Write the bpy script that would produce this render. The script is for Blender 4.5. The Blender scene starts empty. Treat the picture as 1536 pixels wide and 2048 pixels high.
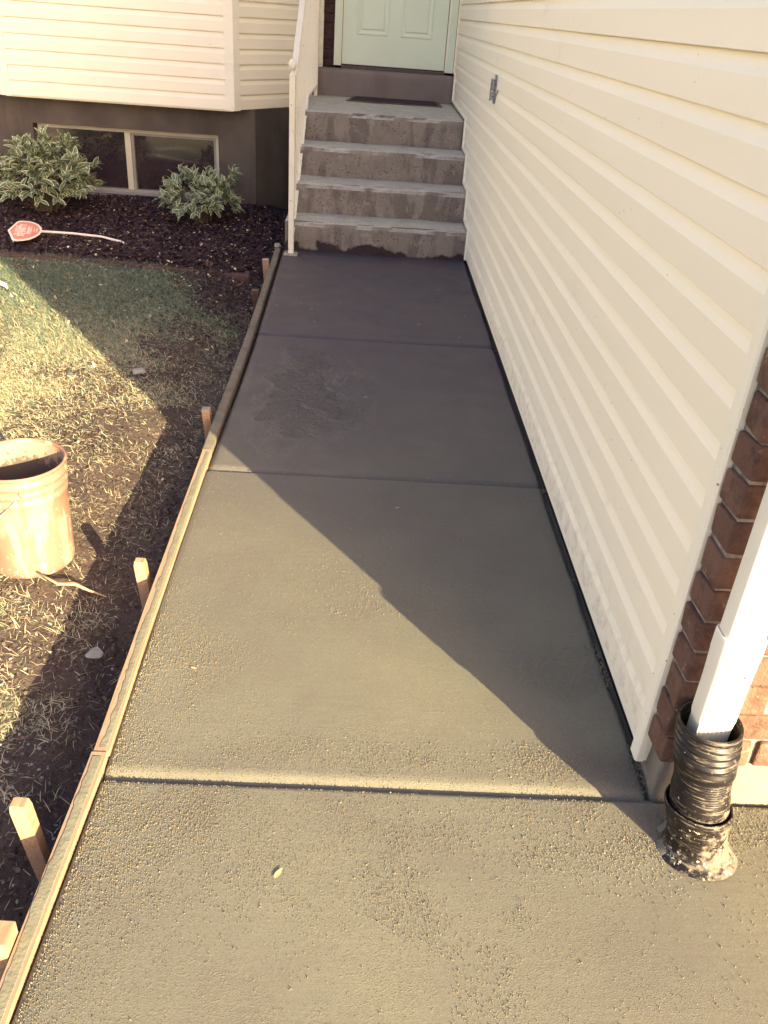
import bpy, bmesh, math, random
import numpy as np
from mathutils import Vector, Matrix

random.seed(7)
RNG = np.random.default_rng(11)
scene = bpy.context.scene
COL = scene.collection

# ------------------------------------------------------------------ camera
cam_d = bpy.data.cameras.new("camera")
cam_d.sensor_fit = 'VERTICAL'
cam_d.sensor_height = 24.0
cam_d.lens = 1698.56 / 2048 * 24.0
cam_d.clip_start = 0.05
cam_d.clip_end = 500
cam = bpy.data.objects.new("camera", cam_d)
COL.objects.link(cam)
F = 1698.56
_vy = Vector((757 - 768, 20 - 1024, F)).normalized()
_vz = -Vector((550 - 768, 3900 - 1024, F)).normalized()
_vx = _vy.cross(_vz)
R = Matrix(((_vx[0], -_vx[1], -_vx[2]), (_vy[0], -_vy[1], -_vy[2]), (_vz[0], -_vz[1], -_vz[2])))
cam.matrix_world = Matrix.Translation((0, 0, 1.55)) @ R.to_4x4()
scene.camera = cam

# ------------------------------------------------------------------ light
SUN_EL = math.radians(17.5)
AZ = math.atan2(0.571, -0.821)
world = bpy.data.worlds.new("World")
scene.world = world
world.use_nodes = True
wn = world.node_tree
for n in list(wn.nodes):
    wn.nodes.remove(n)
sky = wn.nodes.new("ShaderNodeTexSky")
sky.sky_type = 'NISHITA'
sky.sun_disc = False
sky.sun_elevation = SUN_EL
sky.sun_rotation = AZ
sky.air_density = 1.0
sky.dust_density = 3.0
sky.ozone_density = 0.6
tint = wn.nodes.new("ShaderNodeMix")
tint.data_type = 'RGBA'
tint.blend_type = 'MULTIPLY'
tint.inputs[0].default_value = 1.0
tint.inputs[7].default_value = (0.95, 0.82, 0.86, 1)
bg = wn.nodes.new("ShaderNodeBackground")
bg.inputs[1].default_value = 0.115
wo = wn.nodes.new("ShaderNodeOutputWorld")
wn.links.new(sky.outputs[0], tint.inputs[6])
wn.links.new(tint.outputs[2], bg.inputs[0])
wn.links.new(bg.outputs[0], wo.inputs[0])

sun_d = bpy.data.lights.new("sun", 'SUN')
sun_d.energy = 5.0
sun_d.angle = math.radians(0.5)
sun_d.color = (1.0, 0.835, 0.48)
sun = bpy.data.objects.new("sun", sun_d)
COL.objects.link(sun)
S = Vector((math.sin(AZ) * math.cos(SUN_EL), math.cos(AZ) * math.cos(SUN_EL), math.sin(SUN_EL)))
sun.rotation_euler = S.to_track_quat('Z', 'Y').to_euler()
sun.location = (3, -4, 6)

scene.view_settings.view_transform = 'Standard'
scene.view_settings.look = 'None'
scene.view_settings.exposure = 2.2
scene.view_settings.gamma = 1.0
scene.view_settings.use_curve_mapping = False

# ------------------------------------------------------------------ helpers
def setp(o, label=None, cat=None, group=None, kind=None):
    if label: o["label"] = label
    if cat: o["category"] = cat
    if group: o["group"] = group
    if kind: o["kind"] = kind
    return o

def empty(name, loc=(0, 0, 0), **k):
    o = bpy.data.objects.new(name, None)
    o.empty_display_size = 0.1
    o.location = loc
    COL.objects.link(o)
    return setp(o, **k)

def obj(name, me, mats=None, parent=None, **k):
    """link a mesh written in world coordinates; it keeps its place under its parent"""
    o = bpy.data.objects.new(name, me)
    if mats is not None:
        for m in (mats if isinstance(mats, (list, tuple)) else [mats]):
            if m.name not in [x.name for x in me.materials if x]:
                me.materials.append(m)
    COL.objects.link(o)
    if parent is not None:
        o.parent = parent
        if parent.type == 'EMPTY':   # mesh parents already sit at the world origin
            o.matrix_parent_inverse = Matrix.Translation(parent.location).inverted()
    return setp(o, **k)

def mesh(verts, faces, smooth=False, mi=None):
    me = bpy.data.meshes.new("m")
    me.from_pydata([tuple(v) for v in verts], [], faces)
    if smooth:
        me.polygons.foreach_set("use_smooth", [True] * len(me.polygons))
    if mi is not None:
        me.polygons.foreach_set("material_index", mi)
    me.update()
    return me

def np_mesh(V, Fa, smooth=False, mi=None):
    """fast mesh from numpy arrays; every face has the same number of corners"""
    V = np.asarray(V, np.float32); Fa = np.asarray(Fa, np.int32)
    me = bpy.data.meshes.new("m")
    n, k = Fa.shape
    me.vertices.add(len(V)); me.vertices.foreach_set("co", V.ravel())
    me.loops.add(n * k); me.loops.foreach_set("vertex_index", Fa.ravel())
    me.polygons.add(n)
    me.polygons.foreach_set("loop_start", np.arange(0, n * k, k, dtype=np.int32))
    me.polygons.foreach_set("loop_total", np.full(n, k, np.int32))
    if smooth: me.polygons.foreach_set("use_smooth", np.ones(n, bool))
    if mi is not None: me.polygons.foreach_set("material_index", np.asarray(mi, np.int32))
    me.update(calc_edges=True)
    me.validate()
    return me

def box_vf(x0, x1, y0, y1, z0, z1, base=0):
    v = [(x0, y0, z0), (x1, y0, z0), (x1, y1, z0), (x0, y1, z0), (x0, y0, z1), (x1, y0, z1), (x1, y1, z1), (x0, y1, z1)]
    f = [(0, 3, 2, 1), (4, 5, 6, 7), (0, 1, 5, 4), (1, 2, 6, 5), (2, 3, 7, 6), (3, 0, 4, 7)]
    return v, [tuple(i + base for i in q) for q in f]

def boxes(lst):
    V, Fc = [], []
    for b in lst:
        v, f = box_vf(*b, base=len(V)); V += v; Fc += f
    return mesh(V, Fc)

def bev_box(x0, x1, y0, y1, z0, z1, b=0.004, seg=2, jit=0.0, seed=0):
    bm = bmesh.new()
    r = random.Random(seed)
    v, f = box_vf(x0, x1, y0, y1, z0, z1)
    vs = [bm.verts.new((p[0] + r.uniform(-jit, jit), p[1] + r.uniform(-jit, jit), p[2] + r.uniform(-jit, jit))) for p in v]
    for q in f: bm.faces.new([vs[i] for i in q])
    bmesh.ops.bevel(bm, geom=bm.edges[:], offset=b, segments=seg, affect='EDGES', profile=0.5)
    bmesh.ops.recalc_face_normals(bm, faces=bm.faces[:])
    me = bpy.data.meshes.new("m"); bm.to_mesh(me); bm.free()
    return me

# value noise in numpy
_LAT = {}
def vnoise(x, y, s=1.0, seed=0):
    if seed not in _LAT:
        _LAT[seed] = np.random.default_rng(seed + 100).random((256, 256))
    L = _LAT[seed]
    x = np.asarray(x, float) * s + 500; y = np.asarray(y, float) * s + 500
    xi = np.floor(x).astype(int); yi = np.floor(y).astype(int)
    fx = x - xi; fy = y - yi
    fx = fx * fx * (3 - 2 * fx); fy = fy * fy * (3 - 2 * fy)
    a = L[xi % 256, yi % 256]; b = L[(xi + 1) % 256, yi % 256]
    c = L[xi % 256, (yi + 1) % 256]; d = L[(xi + 1) % 256, (yi + 1) % 256]
    return (a * (1 - fx) + b * fx) * (1 - fy) + (c * (1 - fx) + d * fx) * fy

def fbm(x, y, s=1.0, seed=0, o=4):
    t = 0; a = 1; w = 0
    for i in range(o):
        t = t + a * vnoise(x, y, s * 2 ** i, seed + i); w += a; a *= 0.5
    return t / w

def sstep(a, b, x):
    t = np.clip((np.asarray(x, float) - a) / (b - a), 0, 1)
    return t * t * (3 - 2 * t)

def grid_box(x0, x1, y0, y1, z0, z1, res, disp):
    """closed box of small quads, each vertex passed through disp(x,y,z)"""
    nx = max(2, int((x1 - x0) / res)); ny = max(2, int((y1 - y0) / res)); nz = max(2, int((z1 - z0) / res))
    V, idx, Fc = [], {}, []
    def vid(i, j, k):
        key = (i, j, k)
        if key not in idx:
            idx[key] = len(V)
            V.append(disp(x0 + (x1 - x0) * i / nx, y0 + (y1 - y0) * j / ny, z0 + (z1 - z0) * k / nz))
        return idx[key]
    for i in range(nx):
        for j in range(ny):
            Fc.append((vid(i, j, nz), vid(i + 1, j, nz), vid(i + 1, j + 1, nz), vid(i, j + 1, nz)))
    for i in range(nx):
        for k in range(nz):
            Fc.append((vid(i, 0, k), vid(i + 1, 0, k), vid(i + 1, 0, k + 1), vid(i, 0, k + 1)))
            Fc.append((vid(i + 1, ny, k), vid(i, ny, k), vid(i, ny, k + 1), vid(i + 1, ny, k + 1)))
    for j in range(ny):
        for k in range(nz):
            Fc.append((vid(0, j + 1, k), vid(0, j, k), vid(0, j, k + 1), vid(0, j + 1, k + 1)))
            Fc.append((vid(nx, j, k), vid(nx, j + 1, k), vid(nx, j + 1, k + 1), vid(nx, j, k + 1)))
    return V, Fc

def lathe(profile, n=48, cx=0, cy=0, shear=(0, 0), closed=False):
    """profile: (r, z) pairs; shear leans the axis"""
    V, Fc = [], []
    for r, z in profile:
        for i in range(n):
            a = 2 * math.pi * i / n
            V.append((cx + shear[0] * z + r * math.cos(a), cy + shear[1] * z + r * math.sin(a), z))
    m = len(profile)
    for k in range(m - 1):
        for i in range(n):
            j = (i + 1) % n
            Fc.append((k * n + i, k * n + j, (k + 1) * n + j, (k + 1) * n + i))
    return V, Fc

def tube(pts, r, n=8):
    V, Fc = [], []
    pts = [Vector(p) for p in pts]
    for k, p in enumerate(pts):
        d = (pts[min(k + 1, len(pts) - 1)] - pts[max(k - 1, 0)]).normalized()
        u = d.orthogonal().normalized(); w = d.cross(u)
        rr = r[k] if isinstance(r, (list, tuple)) else r
        for i in range(n):
            a = 2 * math.pi * i / n
            V.append(p + (u * math.cos(a) + w * math.sin(a)) * rr)
    for k in range(len(pts) - 1):
        for i in range(n):
            j = (i + 1) % n
            Fc.append((k * n + i, k * n + j, (k + 1) * n + j, (k + 1) * n + i))
    Fc.append(tuple(range(n))[::-1]); Fc.append(tuple((len(pts) - 1) * n + i for i in range(n)))
    return V, Fc

def extrude_poly(poly, a, b, axis='y'):
    """poly in the other two axes, extruded from a to b"""
    n = len(poly); V = []
    for t in (a, b):
        for p, q in poly:
            V.append((p, t, q) if axis == 'y' else ((t, p, q) if axis == 'x' else (p, q, t)))
    Fc = [tuple(range(n)), tuple(range(2 * n - 1, n - 1, -1))]
    for i in range(n):
        j = (i + 1) % n
        Fc.append((j, i, n + i, n + j))
    bm = bmesh.new()
    vs = [bm.verts.new(v) for v in V]
    for f in Fc: bm.faces.new([vs[i] for i in f])
    bmesh.ops.recalc_face_normals(bm, faces=bm.faces[:])
    me = bpy.data.meshes.new("m"); bm.to_mesh(me); bm.free()
    return me

# ------------------------------------------------------------------ materials
class NT:
    def __init__(s, name):
        s.m = bpy.data.materials.new(name); s.m.use_nodes = True
        s.t = s.m.node_tree; s.n = s.t.nodes; s.b = s.n["Principled BSDF"]
        s.geo = s.n.new("ShaderNodeNewGeometry")
        s.P = s.geo.outputs["Position"]
    def link(s, a, b): s.t.links.new(a, b)
    def noise(s, scale, detail=4, rough=0.55, vec=None, dist=0.0):
        n = s.n.new("ShaderNodeTexNoise"); n.inputs["Scale"].default_value = scale
        n.inputs["Detail"].default_value = detail; n.inputs["Roughness"].default_value = rough
        n.inputs["Distortion"].default_value = dist
        s.link(vec or s.P, n.inputs["Vector"]); return n.outputs[0]
    def vor(s, scale, vec=None, feature='F1'):
        n = s.n.new("ShaderNodeTexVoronoi"); n.feature = feature; n.inputs["Scale"].default_value = scale
        s.link(vec or s.P, n.inputs["Vector"]); return n.outputs[0]
    def mapping(s, scale=(1, 1, 1), rot=(0, 0, 0), vec=None):
        n = s.n.new("ShaderNodeMapping"); n.inputs["Scale"].default_value = scale
        n.inputs["Rotation"].default_value = rot
        s.link(vec or s.P, n.inputs["Vector"]); return n.outputs[0]
    def ramp(s, fac, stops):
        n = s.n.new("ShaderNodeValToRGB"); r = n.color_ramp
        while len(r.elements) < len(stops): r.elements.new(0.5)
        for e, (p, c) in zip(r.elements, stops):
            e.position = p; e.color = (*c, 1) if not isinstance(c, (int, float)) else (c, c, c, 1)
        s.link(fac, n.inputs[0]); return n.outputs[0]
    def mr(s, v, a, b, c=0.0, d=1.0):
        n = s.n.new("ShaderNodeMapRange"); n.inputs[1].default_value = a; n.inputs[2].default_value = b
        n.inputs[3].default_value = c; n.inputs[4].default_value = d
        s.link(v, n.inputs[0]); return n.outputs[0]
    def mix(s, fac, a, b, mode='MIX'):
        n = s.n.new("ShaderNodeMix"); n.data_type = 'RGBA'; n.blend_type = mode
        for sock, val in ((n.inputs[0], fac), (n.inputs[6], a), (n.inputs[7], b)):
            if isinstance(val, (int, float)): sock.default_value = val
            elif isinstance(val, tuple): sock.default_value = (*val, 1)
            else: s.link(val, sock)
        return n.outputs[2]
    def math(s, op, a, b=0.0):
        n = s.n.new("ShaderNodeMath"); n.operation = op
        for sock, val in ((n.inputs[0], a), (n.inputs[1], b)):
            if isinstance(val, (int, float)): sock.default_value = val
            else: s.link(val, sock)
        return n.outputs[0]
    def sep(s, vec=None):
        n = s.n.new("ShaderNodeSeparateXYZ"); s.link(vec or s.P, n.inputs[0]); return n.outputs
    def rand(s):
        return s.n.new("ShaderNodeObjectInfo").outputs["Random"]
    def island(s):
        return s.geo.outputs["Random Per Island"]
    def col(s, c):
        if isinstance(c, tuple): s.b.inputs["Base Color"].default_value = (*c, 1)
        else: s.link(c, s.b.inputs["Base Color"])
    def rough(s, r):
        if isinstance(r, (int, float)): s.b.inputs["Roughness"].default_value = r
        else: s.link(r, s.b.inputs["Roughness"])
    def spec(s, v): s.b.inputs["Specular IOR Level"].default_value = v
    def bump(s, h, dist=0.005, strength=1.0, prev=None):
        n = s.n.new("ShaderNodeBump"); n.inputs["Distance"].default_value = dist
        n.inputs["Strength"].default_value = strength
        s.link(h, n.inputs["Height"])
        if prev is not None: s.link(prev, n.inputs["Normal"])
        s.link(n.outputs[0], s.b.inputs["Normal"]); return n.outputs[0]

def simple(name, c1, c2, scale=10, rough=0.7, bump=0.001, bscale=80, spec=0.4, speck=None):
    t = NT(name)
    c = t.mix(t.mr(t.noise(scale), 0.3, 0.7), c1, c2)
    if speck:
        m = t.mr(t.noise(speck[1], 3), speck[2], speck[2] + 0.03)
        c = t.mix(m, c, speck[0])
    t.col(c); t.rough(rough); t.spec(spec)
    if bump: t.bump(t.noise(bscale, 5), bump)
    return t.m

# cement of the fresh walkway
def concrete_walk():
    t = NT("fresh_concrete")
    x, y, z = t.sep()
    big = t.noise(1.6, 3, 0.5)
    c = t.mix(t.mr(big, 0.3, 0.72), (0.128, 0.120, 0.096), (0.166, 0.157, 0.116))
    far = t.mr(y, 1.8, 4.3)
    c = t.mix(far, c, (0.080, 0.066, 0.076))  # far concrete darker: damp, plus the house shade put into the colour
    blot = t.mr(t.noise(2.3, 3, 0.6, dist=0.6), 0.52, 0.72)
    c = t.mix(t.math('MULTIPLY', blot, 0.35), c, (0.112, 0.088, 0.080))
    fine = t.mr(t.noise(240, 3, 0.7), 0.35, 0.7, 0.86, 1.12)
    fc = t.n.new("ShaderNodeCombineColor")
    for i in range(3): t.link(fine, fc.inputs[i])
    c = t.mix(1.0, c, fc.outputs[0], 'MULTIPLY')
    # dark and rusty pinholes
    pin = t.mr(t.vor(46), 0.10, 0.06)
    pin = t.math('MULTIPLY', pin, t.mr(t.noise(9, 2), 0.5, 0.56))
    c = t.mix(t.math('MULTIPLY', pin, 0.6), c, (0.055, 0.035, 0.025))
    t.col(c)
    rg = t.math('SUBTRACT', t.mr(t.noise(5, 3), 0.3, 0.7, 0.62, 0.78), t.math('MULTIPLY', far, 0.14))
    # wet trowel ripples near the form board
    mx = t.math('MULTIPLY', t.mr(x, -0.58, -0.34), t.mr(x, 0.22, -0.22))
    my = t.math('MULTIPLY', t.mr(y, 2.84, 3.35), t.mr(y, 4.62, 3.75))
    mask = t.mr(t.math('MULTIPLY', t.math('MULTIPLY', mx, my), t.mr(t.noise(4.5, 4, 0.6, dist=0.2), 0.25, 0.60)), 0.22, 0.62)
    rv = t.mapping((26, 75, 1), (0, 0, math.radians(-24)))
    rip = t.noise(1.0, 3, 0.6, rv, 0.1)
    t.rough(t.math('SUBTRACT', rg, t.math('MULTIPLY', mask, 0.34)))
    t.spec(0.32)
    # bumps: broom drag, fine sand, grains in patches
    gpatch = t.mr(t.noise(3.1, 3, 0.6), 0.42, 0.62)
    gpatch = t.math('MULTIPLY', gpatch, t.mr(y, 3.6, 2.4, 0.15, 1.0))
    grain = t.mr(t.noise(330, 2, 0.5), 0.54, 0.66)
    gr = t.math('MULTIPLY', grain, gpatch)
    n1 = t.bump(t.noise(520, 2), 0.0006, 0.6)
    n2 = t.bump(gr, 0.0011, 0.9, n1)
    n3 = t.bump(t.noise(1.0, 4, 0.55, t.mapping((5, 60, 1))), 0.0008, 0.6, n2)
    n4 = t.bump(t.math('MULTIPLY', rip, mask), 0.018, 1.0, n3)
    t.bump(t.noise(5, 3, 0.5), 0.005, 0.5, n4)
    return t.m
M_WALK = concrete_walk()

def siding_mat():
    t = NT("cream_vinyl_siding")
    st = t.noise(1.0, 3, 0.5, t.mapping((6, 0.8, 6)))
    c = t.mix(t.mr(st, 0.3, 0.7), (0.91, 0.84, 0.65), (0.94, 0.87, 0.685))
    x, y, z = t.sep()
    low = t.math('MULTIPLY', t.mr(z, 0.24, 0.02), t.mr(t.noise(20, 5, 0.65), 0.48, 0.62))
    c = t.mix(t.math('MULTIPLY', low, 0.45), c, (0.42, 0.37, 0.29))
    spk = t.math('MULTIPLY', t.mr(t.vor(24), 0.075, 0.05), t.mr(t.noise(3.7, 2), 0.56, 0.6))
    c = t.mix(t.math('MULTIPLY', spk, 0.75), c, (0.20, 0.15, 0.11))
    smu = t.mr(t.noise(1.0, 4, 0.6, t.mapping((5, 3, 9))), 0.66, 0.78)
    c = t.mix(t.math('MULTIPLY', smu, 0.34), c, (0.55, 0.52, 0.42))
    t.col(c); t.rough(0.5); t.spec(0.35)
    n1 = t.bump(t.noise(1.0, 3, 0.6, t.mapping((90, 9, 240))), 0.0006, 0.35)
    t.bump(t.noise(1.0, 2, 0.5, t.mapping((2, 1.7, 7))), 0.006, 0.35, n1)
    return t.m
M_SIDE = siding_mat()
M_TRIM = simple("white_trim", (0.89, 0.84, 0.67), (0.93, 0.875, 0.70), 4, 0.45, 0.0006, 60, 0.4, ((0.30, 0.24, 0.17), 60, 0.70))
M_DOWN = simple("painted_downspout", (0.80, 0.77, 0.63), (0.85, 0.81, 0.68), 4, 0.42, 0.0004, 30, 0.45, ((0.5, 0.42, 0.3), 70, 0.74))

def brick_mat(name, a, b, c3):
    t = NT(name)
    r = t.rand()
    c = t.mix(t.mr(t.noise(9, 4), 0.3, 0.7), a, b)
    c = t.mix(t.math('MULTIPLY', t.mr(r, 0, 1), 0.55), c, c3)
    c = t.mix(t.math('MULTIPLY', t.mr(t.island(), 0, 1), 0.3), c, c3)
    sm = t.mr(t.noise(38, 4, 0.7), 0.63, 0.70)
    c = t.mix(t.math('MULTIPLY', sm, 0.55), c, (0.36, 0.31, 0.25))
    c = t.mix(t.math('MULTIPLY', t.mr(t.noise(17, 5, 0.7), 0.48, 0.64), 0.55), c, tuple(v * 0.5 for v in b))
    t.col(c); t.rough(0.9); t.spec(0.15)
    n1 = t.bump(t.noise(150, 4, 0.75), 0.004, 0.8)
    t.bump(t.noise(24, 4, 0.65), 0.014, 0.8, n1)
    return t.m
M_BRICK = brick_mat("brown_brick", (0.150, 0.084, 0.062), (0.100, 0.055, 0.046), (0.200, 0.120, 0.082))
M_BRICKD = brick_mat("dark_brick", (0.085, 0.045, 0.045), (0.065, 0.036, 0.040), (0.10, 0.05, 0.045))
M_MORT = simple("mortar", (0.40, 0.36, 0.30), (0.12, 0.10, 0.085), 26, 0.95, 0.004, 120, 0.2)
M_MORTD = simple("dark_mortar", (0.105, 0.065, 0.062), (0.085, 0.055, 0.055), 20, 0.95, 0.003, 120, 0.2)

def foundation_mat(name, a, b, wetz=None):
    t = NT(name)
    c = t.mix(t.mr(t.noise(3.0, 5, 0.6), 0.3, 0.7), a, b)
    c = t.mix(t.math('MULTIPLY', t.mr(t.noise(1.0, 4, 0.6, t.mapping((5, 5, 0.7))), 0.5, 0.72), 0.5), c, tuple(v * 0.62 for v in a))
    t.col(c); t.rough(0.9); t.spec(0.25)
    n1 = t.bump(t.noise(160, 4, 0.7), 0.0018, 0.6)
    t.bump(t.noise(14, 4), 0.006, 0.5, n1)
    return t.m
M_FOUND = foundation_mat("foundation_concrete", (0.078, 0.062, 0.056), (0.125, 0.108, 0.084))
M_FOUND2 = foundation_mat("corner_concrete", (0.19, 0.165, 0.13), (0.25, 0.22, 0.17))

def steps_mat():
    t = NT("weathered_step_concrete")
    x, y, z = t.sep()
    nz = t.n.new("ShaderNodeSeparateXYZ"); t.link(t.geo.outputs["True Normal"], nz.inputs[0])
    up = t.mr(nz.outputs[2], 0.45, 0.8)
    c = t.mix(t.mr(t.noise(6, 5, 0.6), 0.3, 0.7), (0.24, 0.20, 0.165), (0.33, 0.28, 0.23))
    # upward faces take a paler mix than the stained risers
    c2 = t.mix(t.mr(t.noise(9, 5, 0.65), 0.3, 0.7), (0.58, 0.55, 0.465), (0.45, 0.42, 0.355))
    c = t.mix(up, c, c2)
    # damp drips down the risers
    dr = t.noise(1.0, 4, 0.55, t.mapping((7.5, 9, 2.4)), 0.5)
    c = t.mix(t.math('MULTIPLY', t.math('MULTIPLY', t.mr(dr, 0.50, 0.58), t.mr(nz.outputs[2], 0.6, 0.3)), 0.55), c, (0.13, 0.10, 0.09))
    c = t.mix(t.math('MULTIPLY', t.mr(t.noise(11, 4, 0.6), 0.60, 0.66), 0.35), c, (0.44, 0.40, 0.34))
    # wet band where the fresh walkway touches the first riser
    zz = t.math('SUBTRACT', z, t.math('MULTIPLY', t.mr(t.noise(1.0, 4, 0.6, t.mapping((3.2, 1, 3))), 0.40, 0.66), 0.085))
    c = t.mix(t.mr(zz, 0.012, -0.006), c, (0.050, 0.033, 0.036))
    # pocks
    pk = t.math('MULTIPLY', t.mr(t.vor(48), 0.26, 0.14), t.mr(t.noise(7, 3), 0.46, 0.54))
    c = t.mix(t.math('MULTIPLY', t.mr(t.noise(55, 4, 0.75), 0.56, 0.66), 0.45), c, (0.13, 0.105, 0.09))
    c = t.mix(t.math('MULTIPLY', pk, 0.75), c, (0.060, 0.045, 0.038))
    t.col(c); t.rough(0.88); t.spec(0.25)
    n1 = t.bump(t.noise(90, 5, 0.8), 0.008, 0.9)
    n2 = t.bump(pk, -0.008, 0.8, n1)
    t.bump(t.noise(22, 4, 0.6), 0.012, 0.7, n2)
    return t.m
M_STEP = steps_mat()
M_STEP5 = foundation_mat("door_step_concrete", (0.19, 0.155, 0.14), (0.23, 0.19, 0.17))

def wood_mat(name, a, b, dirt=None):
    t = NT(name)
    g = t.noise(1.0, 5, 0.6, t.mapping((160, 4, 160)), 0.4)
    c = t.mix(t.mr(g, 0.35, 0.65), a, b)
    if dirt:
        c = t.mix(t.mr(t.noise(22, 4, 0.6), dirt[1], dirt[1] + 0.12), c, dirt[0])
    t.col(c); t.rough(0.75); t.spec(0.3)
    t.bump(g, 0.0012, 0.7)
    return t.m
M_WOOD = wood_mat("form_lumber", (0.37, 0.245, 0.165), (0.29, 0.180, 0.110), ((0.27, 0.225, 0.165), 0.52))
M_WOODV = wood_mat("stake_wood", (0.40, 0.27, 0.175), (0.29, 0.165, 0.090), None)
M_SLUR = simple("dried_cement", (0.20, 0.19, 0.135), (0.155, 0.145, 0.105), 18, 0.85, 0.002, 90, 0.25)
M_BOARDT = simple("cement_grey_board", (0.14, 0.118, 0.092), (0.21, 0.175, 0.135), 16, 0.85, 0.002, 90, 0.3)
M_PALE = simple("pale_cut_wood", (0.46, 0.42, 0.33), (0.36, 0.33, 0.27), 30, 0.8, 0.001, 200, 0.3, ((0.2, 0.12, 0.07), 160, 0.6))

def rail_mat():
    t = NT("chipped_white_paint")
    c = t.mix(t.mr(t.noise(6, 3), 0.3, 0.7), (0.84, 0.77, 0.58), (0.88, 0.81, 0.63))
    x, y, z = t.sep()
    m = t.math('ADD', t.noise(75, 3, 0.6), t.mr(z, 0.5, 0.0, 0, 0.055))
    c = t.mix(t.mr(m, 0.685, 0.705), c, (0.15, 0.085, 0.05))
    t.col(c); t.rough(0.5); t.spec(0.4); t.bump(t.noise(50, 3), 0.0008)
    return t.m
M_RAIL = rail_mat()
M_PLATE = simple("old_paint_plate", (0.42, 0.41, 0.34), (0.30, 0.29, 0.25), 30, 0.75, 0.002, 90, 0.3, ((0.08, 0.05, 0.04), 60, 0.6))
M_DOOR = simple("door_white", (0.68, 0.77, 0.61), (0.72, 0.81, 0.64), 3, 0.45, 0.0004, 40, 0.4, ((0.32, 0.30, 0.24), 42, 0.78))
M_DARK = simple("dark_rubber", (0.030, 0.018, 0.028), (0.045, 0.028, 0.04), 20, 0.85, 0.002, 200, 0.3)
M_MATFR = simple("mat_edge", (0.14, 0.11, 0.085), (0.11, 0.085, 0.07), 20, 0.85, 0.001, 200, 0.3)
M_WIN = simple("window_vinyl", (0.50, 0.48, 0.36), (0.56, 0.53, 0.40), 5, 0.5, 0.0004, 40, 0.4)
M_WINSILL = simple("window_sill_grey", (0.30, 0.29, 0.26), (0.24, 0.23, 0.21), 8, 0.7, 0.001, 60, 0.3)
M_METAL = simple("galvanised_metal", (0.34, 0.36, 0.37), (0.24, 0.25, 0.27), 40, 0.45, 0.0008, 80, 0.5, ((0.05, 0.04, 0.05), 120, 0.58))
M_ROOM = simple("dark_room", (0.045, 0.03, 0.035), (0.06, 0.04, 0.045), 3, 0.9, 0)
M_SOFFIT = simple("soffit", (0.7, 0.68, 0.55), (0.74, 0.71, 0.58), 3, 0.6, 0)
M_SHINGLE = simple("roof_shingle", (0.07, 0.06, 0.055), (0.10, 0.085, 0.075), 30, 0.9, 0.004, 40)

def glass_mat():
    t = NT("window_glass")
    t.col(t.mix(t.mr(t.noise(4, 4), 0.4, 0.8), (0.030, 0.020, 0.026), (0.050, 0.036, 0.036)))
    t.rough(0.06); t.spec(1.0); t.b.inputs['IOR'].default_value = 1.9
    t.bump(t.noise(2.5, 1), 0.004, 0.3)
    return t.m
M_GLASS = glass_mat()

def black_pipe():
    t = NT("muddy_black_plastic")
    x, y, z = t.sep()
    base = (0.008, 0.006, 0.007)
    d = t.math('ADD', t.noise(55, 6, 0.75), t.mr(z, 0.28, 0.0, -0.09, 0.05))
    d = t.math('ADD', d, t.mr(x, 0.74, 0.86, -0.10, 0.07))  # mud paler to the right: the sunlit side is put into the colour
    c = t.mix(t.mr(d, 0.48, 0.62), base, (0.15, 0.125, 0.095))
    c = t.mix(t.math('MULTIPLY', t.mr(t.noise(1.0, 5, 0.7, t.mapping((16, 16, 210))), 0.55, 0.62), 0.7), c, (0.17, 0.145, 0.11))
    s = t.mr(t.math('ADD', t.noise(85, 3, 0.6), t.mr(z, 0.15, 0.03, -0.03, 0.04)), 0.665, 0.69)
    c = t.mix(s, c, (0.42, 0.38, 0.30))
    t.col(c); t.rough(t.mr(d, 0.45, 0.65, 0.42, 0.9)); t.spec(0.35)
    t.bump(d, 0.0006, 0.6)
    return t.m
M_PIPE = black_pipe()

def bucket_mat():
    t = NT("orange_bucket_plastic")
    x, y, z = t.sep()
    c = t.mix(t.mr(t.noise(5, 4), 0.3, 0.7), (0.225, 0.110, 0.078), (0.28, 0.150, 0.112))
    st = t.noise(1.0, 4, 0.6, t.mapping((24, 24, 5)))
    c = t.mix(t.math('MULTIPLY', t.mr(st, 0.50, 0.64), 0.85), c, (0.38, 0.28, 0.20))
    sp = t.mr(t.math('ADD', t.noise(60, 3, 0.55), t.mr(z, 0.0, -0.12, 0, 0.05)), 0.655, 0.675)
    c = t.mix(sp, c, (0.50, 0.42, 0.32))
    d2 = t.mr(t.noise(13, 5, 0.7), 0.62, 0.72)
    c = t.mix(t.math('MULTIPLY', d2, 0.55), c, (0.30, 0.17, 0.11))
    t.col(c); t.rough(0.5); t.spec(0.25); t.bump(t.noise(30, 4), 0.0015, 0.6)
    return t.m
M_BUCK = bucket_mat()
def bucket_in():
    t = NT("caked_shaded_bucket_inside")
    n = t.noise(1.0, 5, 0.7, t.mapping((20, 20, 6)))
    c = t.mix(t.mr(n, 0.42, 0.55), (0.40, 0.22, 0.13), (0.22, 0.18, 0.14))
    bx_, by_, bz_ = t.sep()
    c = t.mix(t.mr(t.math('ADD', t.noise(26, 4, 0.7), t.mr(bz_, 0.22, 0.14, -0.1, 0.22)), 0.50, 0.60), c, (0.075, 0.058, 0.050))  # lower wall darkened: shade inside the bucket put into the colour
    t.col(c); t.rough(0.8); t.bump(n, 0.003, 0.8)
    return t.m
M_BUCKIN = bucket_in()

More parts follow.
